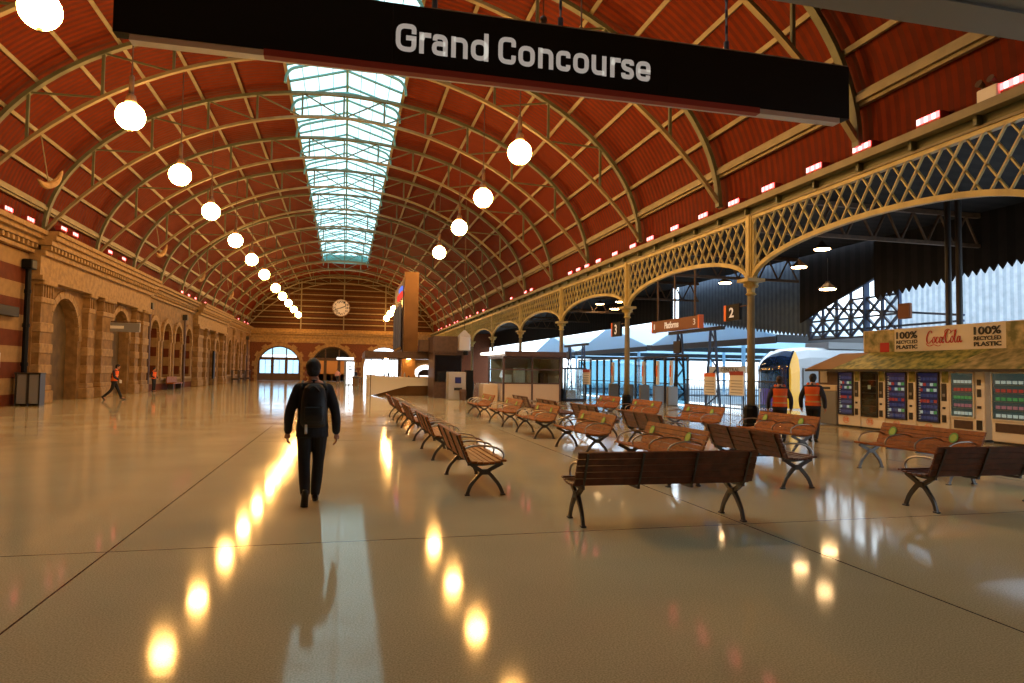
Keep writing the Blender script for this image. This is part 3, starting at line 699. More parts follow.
rows = [
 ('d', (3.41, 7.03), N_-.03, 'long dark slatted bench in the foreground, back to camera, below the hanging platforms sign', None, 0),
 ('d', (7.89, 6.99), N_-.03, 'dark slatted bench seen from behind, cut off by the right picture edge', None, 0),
 ('w', (1.79, 9.80), E_, S_+'nearest of the five left of centre', 'row of five benches left of centre', 0),
 ('w', (1.79, 13.4), E_, S_+'second nearest of the row of five left of centre', 'row of five benches left of centre', 0),
 ('w', (1.79, 16.9), E_, S_+'middle one of the row of five left of centre', 'row of five benches left of centre', 0),
 ('w', (1.79, 20.5), E_, S_+'second farthest of the row of five left of centre', 'row of five benches left of centre', 0),
 ('w', (1.79, 24.0), E_, S_+'farthest of the five left of centre', 'row of five benches left of centre', 0),
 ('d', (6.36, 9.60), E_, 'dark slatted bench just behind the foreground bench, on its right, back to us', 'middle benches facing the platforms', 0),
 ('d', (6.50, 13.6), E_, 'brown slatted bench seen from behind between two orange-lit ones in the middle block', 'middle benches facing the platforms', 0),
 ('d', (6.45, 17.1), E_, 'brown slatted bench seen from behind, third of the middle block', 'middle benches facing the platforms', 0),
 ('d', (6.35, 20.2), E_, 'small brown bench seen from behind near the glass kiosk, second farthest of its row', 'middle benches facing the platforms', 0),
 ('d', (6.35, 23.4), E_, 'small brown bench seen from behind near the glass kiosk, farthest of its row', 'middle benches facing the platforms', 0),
 ('w', (4.84, 10.0), W_, 'orange-lit bench with two green stickers partly hidden by the foreground bench back', 'middle benches facing the hall', 1),
 ('w', (4.84, 13.5), W_, 'orange-lit slatted bench with a green sticker, second of the middle row facing the hall', 'middle benches facing the hall', 1),
 ('w', (4.84, 17.1), W_, 'orange-lit slatted bench in front of the glass kiosk, third of its row', 'middle benches facing the hall', 1),
 ('w', (4.84, 20.7), W_, 'orange-lit slatted bench before the glass kiosk, fourth of its row', 'middle benches facing the hall', 1),
 ('w', (4.84, 24.6), W_, 'orange-lit slatted bench, farthest of the row beside the grey machine', 'middle benches facing the hall', 1),
 ('w', (9.25, 9.50), W_, 'brown slatted bench with two green stickers in front of the vending machines', 'right-hand benches facing the hall', 1),
 ('w', (9.05, 13.0), W_, 'slatted bench with two green stickers in front of the two orange-vested workers', 'right-hand benches facing the hall', 1),
 ('w', (8.95, 16.4), W_, 'orange-brown bench with two stickers left of the dark-based column', 'right-hand benches facing the hall', 1),
 ('w', (8.95, 19.9), W_, 'orange-brown bench with two stickers in front of the ticket barriers', 'right-hand benches facing the hall', 1),
 ('w', (9.15, 23.5), W_, 'orange-brown bench, farthest of the right-hand row by the second column', 'right-hand benches facing the hall', 1),
]
used = {}; stk = None
protos = {'w': bp, 'd': bpd}
# stickered proto is a copy of the plain one plus two stickers
bps = copy_tree(bp); sticker(bps, -.53); sticker(bps, .72); protos['s'] = bps
for kd, (x, y), rz, lab, grp, st_ in rows:
    k = 's' if st_ else kd
    place(protos[k], k not in used, (x, y, 0), rz, lab, grp); used[k] = 1

# ------------------------------------------------------------------ people
def remesh(mb, name, m, parent, vox, smooth_it=2):
    o = mb.build(name, m, None, smooth=True)
    md = o.modifiers.new('r', 'REMESH'); md.mode = 'VOXEL'; md.voxel_size = vox; md.use_smooth_shade = True
    sm = o.modifiers.new('s', 'SMOOTH'); sm.iterations = smooth_it; sm.factor = .5
    dg = bpy.context.evaluated_depsgraph_get(); me = bpy.data.meshes.new_from_object(o.evaluated_get(dg))
    mt = M[m] if isinstance(m, str) else m
    me.materials.clear(); me.materials.append(mt)
    for p in me.polygons: p.use_smooth = True
    bpy.data.objects.remove(o); o = bpy.data.objects.new(name, me); C.objects.link(o); o.parent = parent
    return o
def limb(mb, pts, rad, g=0):
    pts = cat(pts, 5); n = len(pts); R = []
    k = len(rad)-1
    for i in range(n):
        f = i/(n-1)*k; j = min(int(f), k-1); R.append(rad[j]+(rad[j+1]-rad[j])*(f-j)+g)
    mb.tube(pts, R, 12); mb.ball(pts[0], R[0], 12, 8); mb.ball(pts[-1], R[-1], 12, 8)
def hand(mb, w, d, side, curl=.5):            # wrist, direction; five bent fingers
    w = Vector(w); d = Vector(d).normalized(); s = Vector((0, 1, 0)); s = (s-d*s.dot(d)).normalized(); n_ = d.cross(s)*side
    c = w+d*.045
    mb.tube([w-d*.02, w+d*.02, w+d*.055, w+d*.085], [.024, .03, .038, .034], 10, ry=[.02, .018, .016, .014])
    for i in range(4):
        o = (i-1.5)*.019; l = (.07, .08, .075, .058)[i]; p0 = w+d*.08+s*(-o)
        p1 = p0+d*l*.5+n_*l*.12*curl*2; p2 = p1+d*l*.35+n_*l*.3*curl*2; p3 = p2+d*l*.15+n_*l*.25*curl*2
        mb.tube([p0-d*.015, p1, p2, p3], [.0095, .009, .008, .006], 8)
    t0 = w+d*.03+s*.03; mb.tube([t0-s*.01, t0+d*.02+s*.022, t0+d*.05+s*.03+n_*.01, t0+d*.065+s*.03+n_*.02], [.013, .012, .010, .007], 8)
def person(name, label, loc, rz, P, cl, scale=1, vox=.012, group=None):
    r = T(name, label, 'person', loc, off=False, group=group); r.rotation_euler = (0,0,rz); r.scale = (scale,)*3
    J = dict(hipL=(-.09,0,.90), hipR=(.09,0,.90), shL=(-.172,-.01,1.385), shR=(.172,-.01,1.385), head=(0,.02,1.62))
    J.update(P); V = {k: Vector(v) for k, v in J.items()}; lean = V.get('lean', Vector((0,0,0)))
    def torso(mb, g, z0=.86, z1=1.50, k=1):
        rg = [(.84,.150,.105),(.92,.165,.115),(1.02,.152,.105),(1.12,.150,.100),(1.24,.172,.112),(1.34,.188,.112),(1.41,.190,.098),(1.455,.150,.08),(1.49,.07,.065),(1.53,.056,.06)]
        rr = []
        for z, a, c in rg:
            if z0-.001 <= z <= z1: f = (z-.9)/.6; rr.append((lean.x*f, lean.y*f-.005, z, (a+g)*k, c+g))
        mb.loft(rr)
    hd = V['head']
    mb = MB(); torso(mb, 0, .84, 1.6)
    mb.tube([(lean.x*.95, lean.y*.95, 1.44), hd-Vector((0,.015,.06))], [.062,.056], 12)
    mb.ball(hd, (.075,.092,.105), 18, 14); mb.ball(hd+Vector((0,.035,-.065)), (.05,.05,.045), 12, 8)
    mb.tube([hd+Vector((0,.085,.01)), hd+Vector((0,.112,-.02))], [.010,.015], 8)
    for s in (-1, 1):
        mb.ball(hd+Vector((s*.078,-.005,-.01)), (.012,.02,.03), 10, 8)
        mb.tube([hd+Vector((s*.02,.088,-.052)), hd+Vector((0,.094,-.052))], .007, 6)
        mb.ball(hd+Vector((s*.03,.078,.012)), .014, 8, 6)
    for s, h in (('L',-1),('R',1)):
        limb(mb, [V['hip'+s], V['kn'+s], V['an'+s]], [.085,.07,.055,.052,.036])
        limb(mb, [V['sh'+s], V['el'+s], V['wr'+s]], [.05,.045,.038,.034,.024])
        hand(mb, V['wr'+s], V['wr'+s]-V['el'+s], h*-1, P.get('curl', .5))
        a = V['an'+s]; t = V['toe'+s]; mb.tube([a, a*.4+t*.6, t], [.036,.038,.028], 10)
    body = remesh(mb, 'body', 'skin', r, max(.0065, vox*.7), 1)
    mb = MB()
    for s in 'LR': limb(mb, [V['hip'+s]+Vector((0,0,.02)), V['kn'+s], V['an'+s]+(V['kn'+s]-V['an'+s])*.05], [.092,.078,.058,.056,.046], .012)
    mb.loft([(0,0,.80,.155,.11),(0,0,.88,.178,.125),(0,0,.98,.165,.118),(0,0,1.03,.155,.11)])
    remesh(mb, 'trousers', cl['trousers'], r, vox)
    for s in 'LR':
        a = V['an'+s]; t = V['toe'+s]; d = (t-a); h = Vector((0,0,0)); mb = MB()
        f = Vector((d.x, d.y, 0)); f = f.normalized() if f.length > .01 else Vector((0,1,0)); f = d.normalized()
        up = Vector((1,0,0)).cross(f).normalized()
        heel = a-f*.05-up*.045; mb.tube([heel-f*.02, heel+f*.06, heel+f*.15, heel+f*.24, heel+f*.28], [.034,.042,.045,.046,.028], 12, ry=[.03,.045,.040,.03,.018])
        mb.tube([a+up*.02, heel+f*.05], [.045,.045], 10)
        remesh(mb, 'shoe', 'shoe', r, max(.008, vox*.8), 1)
    jz = cl.get('hem', .86); mb = MB(); torso(mb, .022, .84, 1.47, 1.03)
    if jz < .84: mb.loft([(0,-.005,jz,.195,.14),(0,-.005,.88,.19,.14),(0,-.005,.95,.18,.13)])
    for s in 'LR': limb(mb, [V['sh'+s], V['el'+s], V['wr'+s]+(V['el'+s]-V['wr'+s])*.08], [.056,.054,.048,.045,.037], .012)
    mb.tube([(lean.x*.9,lean.y*.9-.005,1.43),(lean.x,lean.y-.003,1.50)], [.085,.068], 12)
    remesh(mb, 'jacket' if cl.get('jacket') else 'shirt', cl['top'], r, vox)
    if cl.get('vest'):
        mb = MB(); torso(mb, .034, .92, 1.42, 1.0)
        for s in (-1, 1): mb.tube([(s*.11+lean.x*.9, -.05+lean.y, 1.40), (s*.11+lean.x*.9, -.01+lean.y, 1.485), (s*.11+lean.x*.9, .05+lean.y, 1.40)], .045, 10)
        v = remesh(mb, 'vest', 'orange', r, vox)
        mb = MB(); f = (1.05-.9)/.6
        for z in (1.03, 1.2): f = (z-.9)/.6; mb.loft([(lean.x*f, lean.y*f-.005, z-.02, .203, .149), (lean.x*f, lean.y*f-.005, z+.02, .203, .149)])
        mb.build('reflective_band', 'silver', v)
    mb = MB(); mb.ball(hd+Vector((0,-.018,.03)), (.092,.10,.097), 18, 12); mb.ball(hd+Vector((0,-.04,-.03)), (.08,.07,.08), 14, 10)
    mb.ball(hd+Vector((0,-.0,.06)), (.082,.095,.075), 14, 10)
    remesh(mb, 'hair', cl.get('hair', 'hair'), r, .009, 1)
    return r
walk = dict(knL=(-.085,.03,.50), anL=(-.065,-.24,.15), toeL=(-.07,-.20,.03), knR=(.08,.10,.49), anR=(.055,.14,.085), toeR=(.06,.28,.035),
            elL=(-.262,-.05,1.12), wrL=(-.285,.03,.86), elR=(.262,-.06,1.12), wrR=(.285,.0,.85), head=(-.005,.03,1.63))
man = person('person', 'man in dark suit jacket and black backpack walking away across the hall', (-.37, 8.70, 0), .05, walk, dict(top='navy', trousers='pants', hem=.80, jacket=True), 1.0, .010)
mb = MB(); mb.loft([(0.01,-.20,.93,.12,.06),(0.01,-.215,.97,.15,.085),(.01,-.225,1.1,.155,.10),(.01,-.215,1.28,.145,.09),(.01,-.195,1.40,.12,.07),(.01,-.18,1.45,.07,.04)])
bpk = remesh(mb, 'backpack', 'packm', man, .012)
mb = MB(); mb.loft([(.01,-.30,1.0,.10,.03),(.01,-.315,1.08,.115,.035),(.01,-.31,1.18,.11,.03)]); remesh(mb, 'pocket', 'packm', bpk, .012)
mb = MB(); mb.tube(cat([(-.06,-.27,1.36),(.0,-.295,1.42),(.07,-.27,1.36)],5), .011, 8); mb.tube([(-.14,-.16,1.38),(-.125,.0,1.475),(-.13,.12,1.36)], .022, 8, ry=.014); mb.tube([(.15,-.16,1.38),(.125,.0,1.475),(.13,.12,1.36)], .022, 8, ry=.014)
mb.build('strap', 'packm', bpk, smooth=True)
o = MB().cbox(-.09,-.06,-.29,-.28,.86,.97,.005).build('tag', 'white', bpk); o['label'] = 'white luggage tag'
mb = MB(); mb.ball((-.06,.075,1.575), (.045,.05,.045), 12, 8); mb.tube([(-.08,.04,1.585),(-.087,-.0,1.60)], .006, 6); mb.build('face_mask', 'mask', man, smooth=True)
stride = dict(knL=(-.09,.17,.50), anL=(-.09,.32,.12), toeL=(-.09,.46,.07), knR=(.09,-.10,.50), anR=(.09,-.42,.16), toeR=(.09,-.34,.04),
              elL=(-.24,-.12,1.15), wrL=(-.20,-.02,.92), elR=(.24,.02,1.15), wrR=(.2,.2,1.0), lean=(0,.07,0), head=(0,.14,1.62))
o = person('person', 'worker in orange vest striding past the left stone archway', (-11.0, 37.2, 0), -PI/2+.2, stride, dict(top='shirt', trousers='pants', vest=1), 1.0, .016)
MB().cbox(.17,.23,.24,.34,.82,.98,.01).build('held_paper', 'white', o)
stand = dict(knL=(-.09,.02,.50), anL=(-.09,-.01,.09), toeL=(-.10,.13,.035), knR=(.09,.02,.50), anR=(.09,-.01,.09), toeR=(.10,.13,.035),
             elL=(-.25,-.03,1.14), wrL=(-.24,.12,.98), elR=(.25,-.03,1.14), wrR=(.22,.18,1.02))
person('person', 'worker in orange vest standing by the small arches of the left wall', (-12.3, 49.6, 0), -1.9, stand, dict(top='shirt', trousers='pants', vest=1), .93, .018)
st2 = dict(stand); st2.update(knL=(-.09,.06,.49), anL=(-.09,.04,.09), toeL=(-.1,.18,.035), anR=(.09,-.12,.10), toeR=(.09,.02,.035), elL=(-.28,-.05,1.14), wrL=(-.29,.02,.88), elR=(.27,-.04,1.14), wrR=(.28,.03,.88))
person('person', 'worker in orange vest before the train windscreen, left one of the pair', (10.55, 14.95, 0), -.5, st2, dict(top='shirt', trousers='pants', vest=1, hair='brownhair'), .93, .014)
person('person', 'worker in orange vest right one of the pair, beside the vending machines', (11.35, 14.75, 0), -.9, st2, dict(top='shirt', trousers='pants', vest=1), .97, .014)
person('person', 'distant person in dark clothes standing right of the lit totem', (.6, 78, 0), .6, stand, dict(top='navy', trousers='pants'), 1, .025)
person('person', 'distant person in dark clothes walking just behind the other by the totem', (1.15, 79.5, 0), 2.2, st2, dict(top='navy', trousers='pants'), .98, .025)
person('person', 'distant person with a bag at the counter left end', (-.9, 88, 0), PI, st2, dict(top='mask', trousers='pants'), .98, .025)
person('person', 'person in dark top passing behind the grey ticket machine', (10.9, 50, 0), 1, st2, dict(top='shirt', trousers='pants'), 1, .025)

# ------------------------------------------------------------------ kiosk
kx = T('coffee_kiosk', 'brown and white kiosk with dark flat canopy and angled pale counter', 'kiosk', (4, 46, 0))
b = MB(); b.prism([(1.75,0),(7.6,0),(7.6,.66),(4.0,.66)], lambda p,q,d: (p,d,q), 44.95, 45.3); b.build('front_panel', 'copper', kx)
b = MB(); b.prism([(1.5,.03),(1.75,.03),(4.0,.64),(7.6,.70),(7.6,1.08),(1.5,1.3)], lambda p,q,d: (p,d,q), 44.8, 44.95); b.box(1.5, 1.7, 44.95, 50.5, 0, 1.28); b.build('counter_front', 'white', kx)
b = MB(); b.box(1.4, 7.7, 44.7, 45.5, 1.08, 1.14); b.box(1.4, 2.0, 45.5, 50.5, 1.25, 1.31); b.build('countertop', 'white', kx)
b = MB(); b.box(1.2, 7.5, 43.9, 51, 2.42, 2.85); b.build('canopy', 'brownclad', kx)
b = MB(); b.box(1.25, 7.4, 44.1, 50.9, 2.40, 2.42); b.build('soffit', 'copper', kx)
b = MB(); b.box(3.65, 7.4, 49.0, 49.3, 0, 2.42); b.box(4.7, 7.4, 47.6, 47.8, 0, 2.42); b.build('back_wall', 'copper2', kx)
MB().box(3.6, 4.5, 45.3, 45.6, 1.15, 2.4).build('support_column', 'copper2', kx)
for x in (2.6, 4.05, 6.2): MB().box(x-.12, x+.12, 44.95, 45.15, 2.37, 2.40).build('added_downlight', 'lampw', kx)  # lamps added under the canopy to light the support column
fo = lambda p, q, d: (p, d, q)
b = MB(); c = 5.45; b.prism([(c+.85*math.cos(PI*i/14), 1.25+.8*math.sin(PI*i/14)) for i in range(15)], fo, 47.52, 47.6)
ov = b.build('oven_mouth', 'white_glow', kx)  # no lamp: the white arch glows in place of kiosk light falling on it
b = MB(); b.prism([(c+.55*math.cos(PI*i/14), 1.3+.45*math.sin(PI*i/14)) for i in range(15)], fo, 47.49, 47.52); b.build('oven_hole', 'brownclad', ov)
for x in (1.6, 2.35, 2.5, 2.65, 2.8, 2.95, 3.1): MB().tube([(x, 45.1 if x > 2 else 44.3, 1.1 if x > 2 else 0), (x, 45.1 if x > 2 else 44.3, 2.42)], .025, 6).build('post', 'brownsteel', kx)
b = MB()
b.box(5.2, 6.9, 41.0, 43.9, 0, 3.5); b.build('side_block', 'brownclad', kx)
b = MB(); b.box(5.15, 7.0, 40.9, 43.9, 2.75, 3.75); b.box(4.55, 5.2, 43.2, 44.2, 2.86, 3.6); b.build('upper_block', 'brownclad', kx)
b = MB(); b.box(5.25, 6.85, 40.93, 41.0, 1.0, 2.6); b.build('window', 'darkglass', kx)
for i in range(9):
    h = .18+.1*(i % 3); b = MB(); b.lathe([(.05,1.14),(.06,1.14+h*.7),(.025,1.14+h*.8),(.025,1.14+h)], (2.1+i*.33+.05*(i%2), 45.15), 10)
    o = b.build('jug', ['brownsteel','alu','dark','stone2'][i % 4]); tag(o, 'small jug or jar on the pale kiosk counter, %s from its left end' % ('first second third fourth fifth sixth seventh eighth ninth'.split()[i]), 'jar', 'jars on the kiosk counter')
tw = T('screen_tower', 'tall copper-clad tower with departure screens rising above the kiosk', 'tower', (4, 46, 2.85))
b = MB(); b.box(3.6, 4.5, 44.0, 44.4, 2.86, 8.0); b.build('front_fin', 'copper', tw)
b = MB(); b.box(3.55, 4.4, 44.4, 52, 2.86, 7.6); b.build('tower_body', 'brownclad', tw)
b = MB(); b.box(3.48, 3.55, 44.6, 51.8, 3.0, 6.2); b.build('screen', 'darkglass', tw)
b = MB(); 
for i in range(3): b.box(3.45, 3.48, 44.7+i*2.4, 46.9+i*2.4, 3.2, 6.0)
b.build('display', mat('dim_display', (.03,.03,.04), .8, emit=(.2,.2,.25), estr=.03), tw)
b = MB(); b.box(3.44, 3.54, 44.6, 48.2, 6.45, 6.8).mt(1).box(3.44, 3.54, 44.6, 47.0, 6.9, 7.15); b.build('lit_header', ['screenred', 'screenblue'], tw)
textm('NEWS', 'lettering', tw, (0, 2.0, 6.92, 7.12), lambda a, c, d: (3.435-d, 46.9-a, c), 'white_glow', .01) if False else None
# hanging lantern housing
hn = T('speaker_cluster', 'pale hanging box cluster in front of the arcade above the ticket machine', 'speaker', (6.8, 40, 3))
b = MB(); b.cbox(6.5, 7.2, 39.8, 40.3, 2.85, 3.75, .05); b.prism([(6.5,3.75),(7.2,3.75),(6.85,4.1)], fo, 39.8, 40.3); b.build('housing', 'alu', hn)
MB().tube([(6.85,40.05,4.1),(6.85,40.05,13)], .02, 6).build('rod', 'brownsteel', hn)
MB().lathe([(.12,2.6),(.16,2.66),(.14,2.85)], (6.95,40.0), 12).build('camera_dome', 'black', hn)
tm = T('ticket_machine', 'pale grey ticket machine with small dark screen beside the kiosk', 'machine', (6.2, 38.6, 0))
b = MB(); b.cbox(5.7, 6.75, 38.5, 39.3, 0, 1.6, .03); b.build('cabinet', 'alu', tm)
b = MB(); b.box(6.1, 6.45, 38.47, 38.5, .95, 1.3); b.build('screen', 'vblue', tm); MB().box(6.05, 6.5, 38.46, 38.5, .55, .7).build('slot', 'dark', tm)
b = MB(); b.box(6.78, 7.15, 38.5, 39.4, 0, 1.7); b.build('side_post', 'black', tm)
MB().lathe([(.18,0),(.2,.5),(.16,.62)], (6.5,38.1), 12).build('litter_bucket', 'brownclad', tm)
tt = T('lit_totem', 'bright white vertical wayfinding totem with dark arrows near the end wall', 'sign', (.3, 76, 0))
b = MB(); b.box(-.1, 1.0, 76, 76.2, 0.0, 2.6); b.build('frame', 'grey', tt)
b = MB(); b.box(0.15, .95, 75.96, 76, .1, 2.5); b.build('light_panel', 'white_glow', tt)
b = MB()
for z in (.55, .95): b.path([(.3, 75.94, z+.25), (.7, 75.94, z), (.3, 75.94, z-.25)], .03, .12, up=(0,1,0))
for z in (1.6, 1.9, 2.2): b.box(.35, .75, 75.93, 75.96, z, z+.14)
b.build('arrow_marks', 'ink', tt)
b = MB(); b.box(-.9, .9, 77.5, 77.7, 2.75, 3.0); o = b.build('lit_sign', 'white_glow'); 
tag(o, 'small bright strip sign above the totem in the middle arch', 'sign')
o.parent = None
MB().tube([(-.0, 77.6, 3.0), (0, 77.6, 3.01)], .02, 6)
bn = T('litter_bin', 'brown round bin standing right of the lit totem', 'bin', (1.1, 72, 0))
MB().lathe([(.32,0),(.36,.9),(.34,.95)], (1.1, 72), 14).build('bin_body', 'stone', bn); MB().lathe([(.34,.95),(.2,1.05)], (1.1, 72), 14).build('lid', 'brownclad', bn)
qt = T('queue_table', 'small dark high table between the totem and the counter', 'table', (1.0, 54, 0))
MB().box(.2, 1.35, 53.8, 54.4, 1.0, 1.06).build('tabletop', 'dark', qt)
for x in (.3, 1.25): MB().box(x-.03, x+.03, 54.0, 54.2, 0, 1.0).build('leg', 'dark', qt)

# ------------------------------------------------------------------ glass kiosk under the arcade
gk = T('glass_kiosk', 'glass-fronted booth with white base panel and dark flat roof by the third column', 'kiosk', (10, 37, 0))
x0, x1, y0, y1 = 8.5, 11.75, 36.6, 40.6
b = MB(); b.box(x0, x1, y0, y0+.08, .02, .98); b.box(x0, x0+.06, y0, y1, .02, .98); b.build('base_panel', 'offwhite', gk)
b = MB()
for x in (x0, (x0+x1)/2, x1): b.box(x-.05, x+.05, y0-.03, y0+.1, 0, 2.5)
b.box(x0-.06, x0+.06, y1-.1, y1, 0, 2.5)
for z in (.98, 1.75, 2.4): b.box(x0, x1, y0-.02, y0+.08, z, z+.07); b.box(x0-.02, x0+.06, y0, y1, z, z+.07)
b.build('frame', 'brownclad', gk)
b = MB(); b.box(x0, x1, y0+.03, y0+.05, 1, 2.45); b.box(x0+.01, x0+.03, y0, y1, 1, 2.45); b.build('pane', 'glass', gk)
b = MB(); b.box(x0-.05, x1+.2, y0-.5, y1+.3, 2.5, 2.78); b.build('roof', 'brownclad', gk)
b = MB(); b.box(x0-.55, x0-.05, y0-.3, y1, 2.64, 2.76); b.build('canopy_light', 'strip', gk)
b = MB(); b.box(x0+.1, x1, y1-.1, y1, 0, 2.5); b.box(x1-.05, x1+.03, y0+.1, y1, 0, 2.5); b.build('back_wall', 'offwhite', gk)
for i, (x, w, h, m) in enumerate([(8.9,.5,.5,'white'),(9.6,.6,.9,'white'),(10.3,.7,.95,'offwhite'),(11.1,.5,.6,'brownsteel')]):
    o = MB().cbox(x, x+w, 38.4, 38.9, 1.0, 1.0+h, .03).build('appliance', m); tag(o, '%s appliance seen through the booth glass, %s from the left' % (['small white','tall white','wide cream','small brown'][i], ['first','second','third','fourth'][i]), 'appliance', 'appliances inside the glass booth')
MB().box(8.6, 11.7, 38.2, 39.1, .0, 1.0).build('inner_counter', 'stone', gk)
MB().box(7.5, 8.3, 37.2, 38.6, 0, .95).build('side_counter', 'offwhite', gk)

# ------------------------------------------------------------------ platform side
PH = 7.3
b = MB(); b.box(XR+.4, 21, -8, YE, PH, PH+.25); S(b.build('ceiling_platform', 'darkroof'))
b = MB(); b.box(21, 21.2, 41.5, YE, 5.3, PH+.25); S(b.build('wall_platform_fascia', 'darkroof'))
b = MB(); b.box(12.5, 21, YE-.2, YE, 0, 7.5); S(b.build('wall_platform_end', 'brick'))
pt = T('platform_roof_truss', '', 'roof truss', (16.6, 0, 6)) 
b = MB(); b.box(12.4, 21, -.07, .07, 7.12, 7.28); b.build('upper_chord', 'brownsteel', pt)
b = MB(); b.box(12.4, 21, -.06, .06, 6.1, 6.22); b.build('lower_chord', 'brownsteel', pt)
for i in range(8):
    xa = 12.45+i*1.065; p = (xa, 0, 6.15); q = (xa+.53, 0, 7.15); r_ = (xa+1.06, 0, 6.15)
    b = MB(); b.bar(p, q, .06, .06); b.bar(q, r_, .06, .06); b.build('web_brace', 'brownsteel', pt)
for k, y in enumerate([9.2, 18.7, 28.3, 37.8, 47.4, 56.9, 66.5]):
    place(pt, k == 0, (16.6, y, 6), 0, 'dark lattice roof truss over the platform side, %s to the camera' % ORD[k], 'platform-side roof trusses')
# toothed valances and ribbed sheets
def toothed(name, X, pts_low, ztop, m, lab, catg, tooth=.32, drop=.22, th=.05):
    """board in plane X with a toothed lower edge; pts_low=[(y,z),(y,z)]"""
    (ya, za), (yb, zb) = pts_low; n = max(2, int(abs(yb-ya)/tooth)); b = MB(); t0, t1 = ztop if isinstance(ztop, tuple) else (ztop, ztop)
    for i in range(n):
        f0, f1 = i/n, (i+1)/n; y0_, y1_ = ya+(yb-ya)*f0, ya+(yb-ya)*f1; z0_, z1_ = za+(zb-za)*f0, za+(zb-za)*f1
        b.prism([(y0_, z0_), ((y0_+y1_)/2, (z0_+z1_)/2-drop), (y1_, z1_), (y1_, t0+(t1-t0)*f1), (y0_, t0+(t1-t0)*f0)], lambda p,q,d: (X+d,p,q), 0, th)
    return tag(b.build(name, m), lab, catg)
toothed('roof_valance', 21.0, [(23.5, 5.0), (10, 6.15)], PH+.1, 'darkroof', 'dark saw-toothed roof valance rising to the right above the vending sign', 'valance')
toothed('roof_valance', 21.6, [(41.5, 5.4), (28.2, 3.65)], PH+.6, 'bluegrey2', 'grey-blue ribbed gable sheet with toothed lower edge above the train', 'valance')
b = MB(); b.prism([(0, 3.1), (31.6, 3.1), (31.6, 8.5), (0, 12)], lambda p,q,d: (29+d,p,q), 0, .1); S(b.build('wall_platform_sheet', 'bluegrey'))
# steel lattice gable window
gw = T('gable_window_frame', 'bright gable window crossed by dark steel lattice above the vending canopy', 'window frame', (21.5, 25.5, 3.3))
b = MB(); X = 21.5
def gb(p, q, w=.1): b.bar((X, p[0], p[1]), (X, q[0], q[1]), .08, w, up=(1,0,0))
top = lambda y: 5.9+(23.6-y)*.29
for i in range(7):
    y = 28.1-i*.9; gb((y, 3.35), (y, top(y)), .12 if i != 4 else .3)
    if i < 6:
        gb((y, 3.4), (y-.9, 4.2)); gb((y, 4.2), (y-.9, 3.4)); gb((y, 4.2), (y-.9, 5.0)); gb((y, 5.0), (y-.9, 4.2)); gb((y, 4.2), (y-.9, 4.2), .06)
        if top(y) > 5.2: gb((y, 5.0), (y-.9, 5.0), .06)
gb((28.1, top(28.1)), (22.7, top(22.7)), .16); gb((28.1, 3.35), (20.0, 3.35), .25); gb((28.1, 4.9), (19.8, 3.9), .1); gb((28.1, 3.7), (19.8, 3.7), .06)
b.build('steel_lattice', 'darkblue', gw)
b = MB(); b.prism([(28.6, 4.2), (22.7, top(22.7)), (22.7, PH+.2), (28.6, PH+.2)], lambda p,q,d: (21.3+d,p,q), 0, .08); S(b.build('wall_platform_gable', 'darkroof'))
o = MB().cbox(20.9, 21.05, 21.6, 22.2, 3.9, 4.5, .03).build('warning_board', 'brownsign'); tag(o, 'small reddish board fixed in the steel lattice gable', 'board')
# pipes
for i, (y, m) in enumerate([(17.1, 'dark'), (16.72, 'dark')]):
    o = MB().tube([(18, y, 0), (18, y, PH)], .09, 10).build('drain_pipe', m); tag(o, 'dark vertical roof pipe behind the vending sign, %s of the pair' % ('left', 'right')[i], 'pipe', 'pair of roof pipes')
# pendants
pd = T('warehouse_pendant', '', 'lamp', (0,0,0), off=False)
MB().lathe([(.34,0),(.30,.05),(.10,.22),(.07,.3)], (0,0), 16).build('shade', 'brownsteel', pd); MB().lathe([(.28,-.03),(.30,.0),(.3,.01)], (0,0), 16).build('bulb', 'lampw', pd); MB().tube([(0,0,.28),(0,0,1.2)], .015, 6).build('cable', 'dark', pd)
for k, (x, y, z, l) in enumerate([(18, 22.8, 6.6, 'highest one right of the first column'), (18, 24.2, 6.1, 'lower one right of the first column'), (18, 29.8, 6.15, 'left of the platform 2 sign'), (18, 22.5, 5.0, 'lowest, just above the train'), (18, 46.7, 6.7, 'over the platform 3 sign'), (18, 43, 6.5, 'beside the third column'), (16, 39, 5.6, 'behind the second column')]):
    place(pd, k == 0, (x, y, z), 0, 'glowing warm pendant lamp under the dark platform roof, '+l, 'pendants under the platform roof')
# hanging Platforms sign
hp = T('hanging_sign', 'brown hanging sign reading Platforms with orange ends in the arcade', 'sign', (XR, 23.6, 3.3))
b = MB(); b.box(XR-.08, XR+.08, 21.8, 25.6, 3.3, 3.74); b.build('panel', 'brownsign', hp)
b = MB(); b.box(XR-.09, XR+.09, 21.75, 21.85, 3.28, 3.76); b.box(XR-.09, XR+.09, 25.52, 25.6, 3.28, 3.76); b.build('end_stripe', 'orangesign', hp)
fX = lambda yR: (lambda a, c, d: (XR-.081-d, yR-a, c))
textm('Platforms', 'lettering', hp, (0, 1.15, 3.40, 3.66), fX(24.45), 'letter', .006, .03)
textm('1', 'numeral', hp, (0, .10, 3.42, 3.64), fX(25.4), 'letter', .006); textm('3', 'numeral', hp, (0, .16, 3.42, 3.64), fX(22.2), 'letter', .006)
for y in (25.2, 23.75, 22.2): MB().tube([(XR, y, 3.72), (XR, y, 5.4)], .04, 8).build('hanger', 'brownsteel', hp)
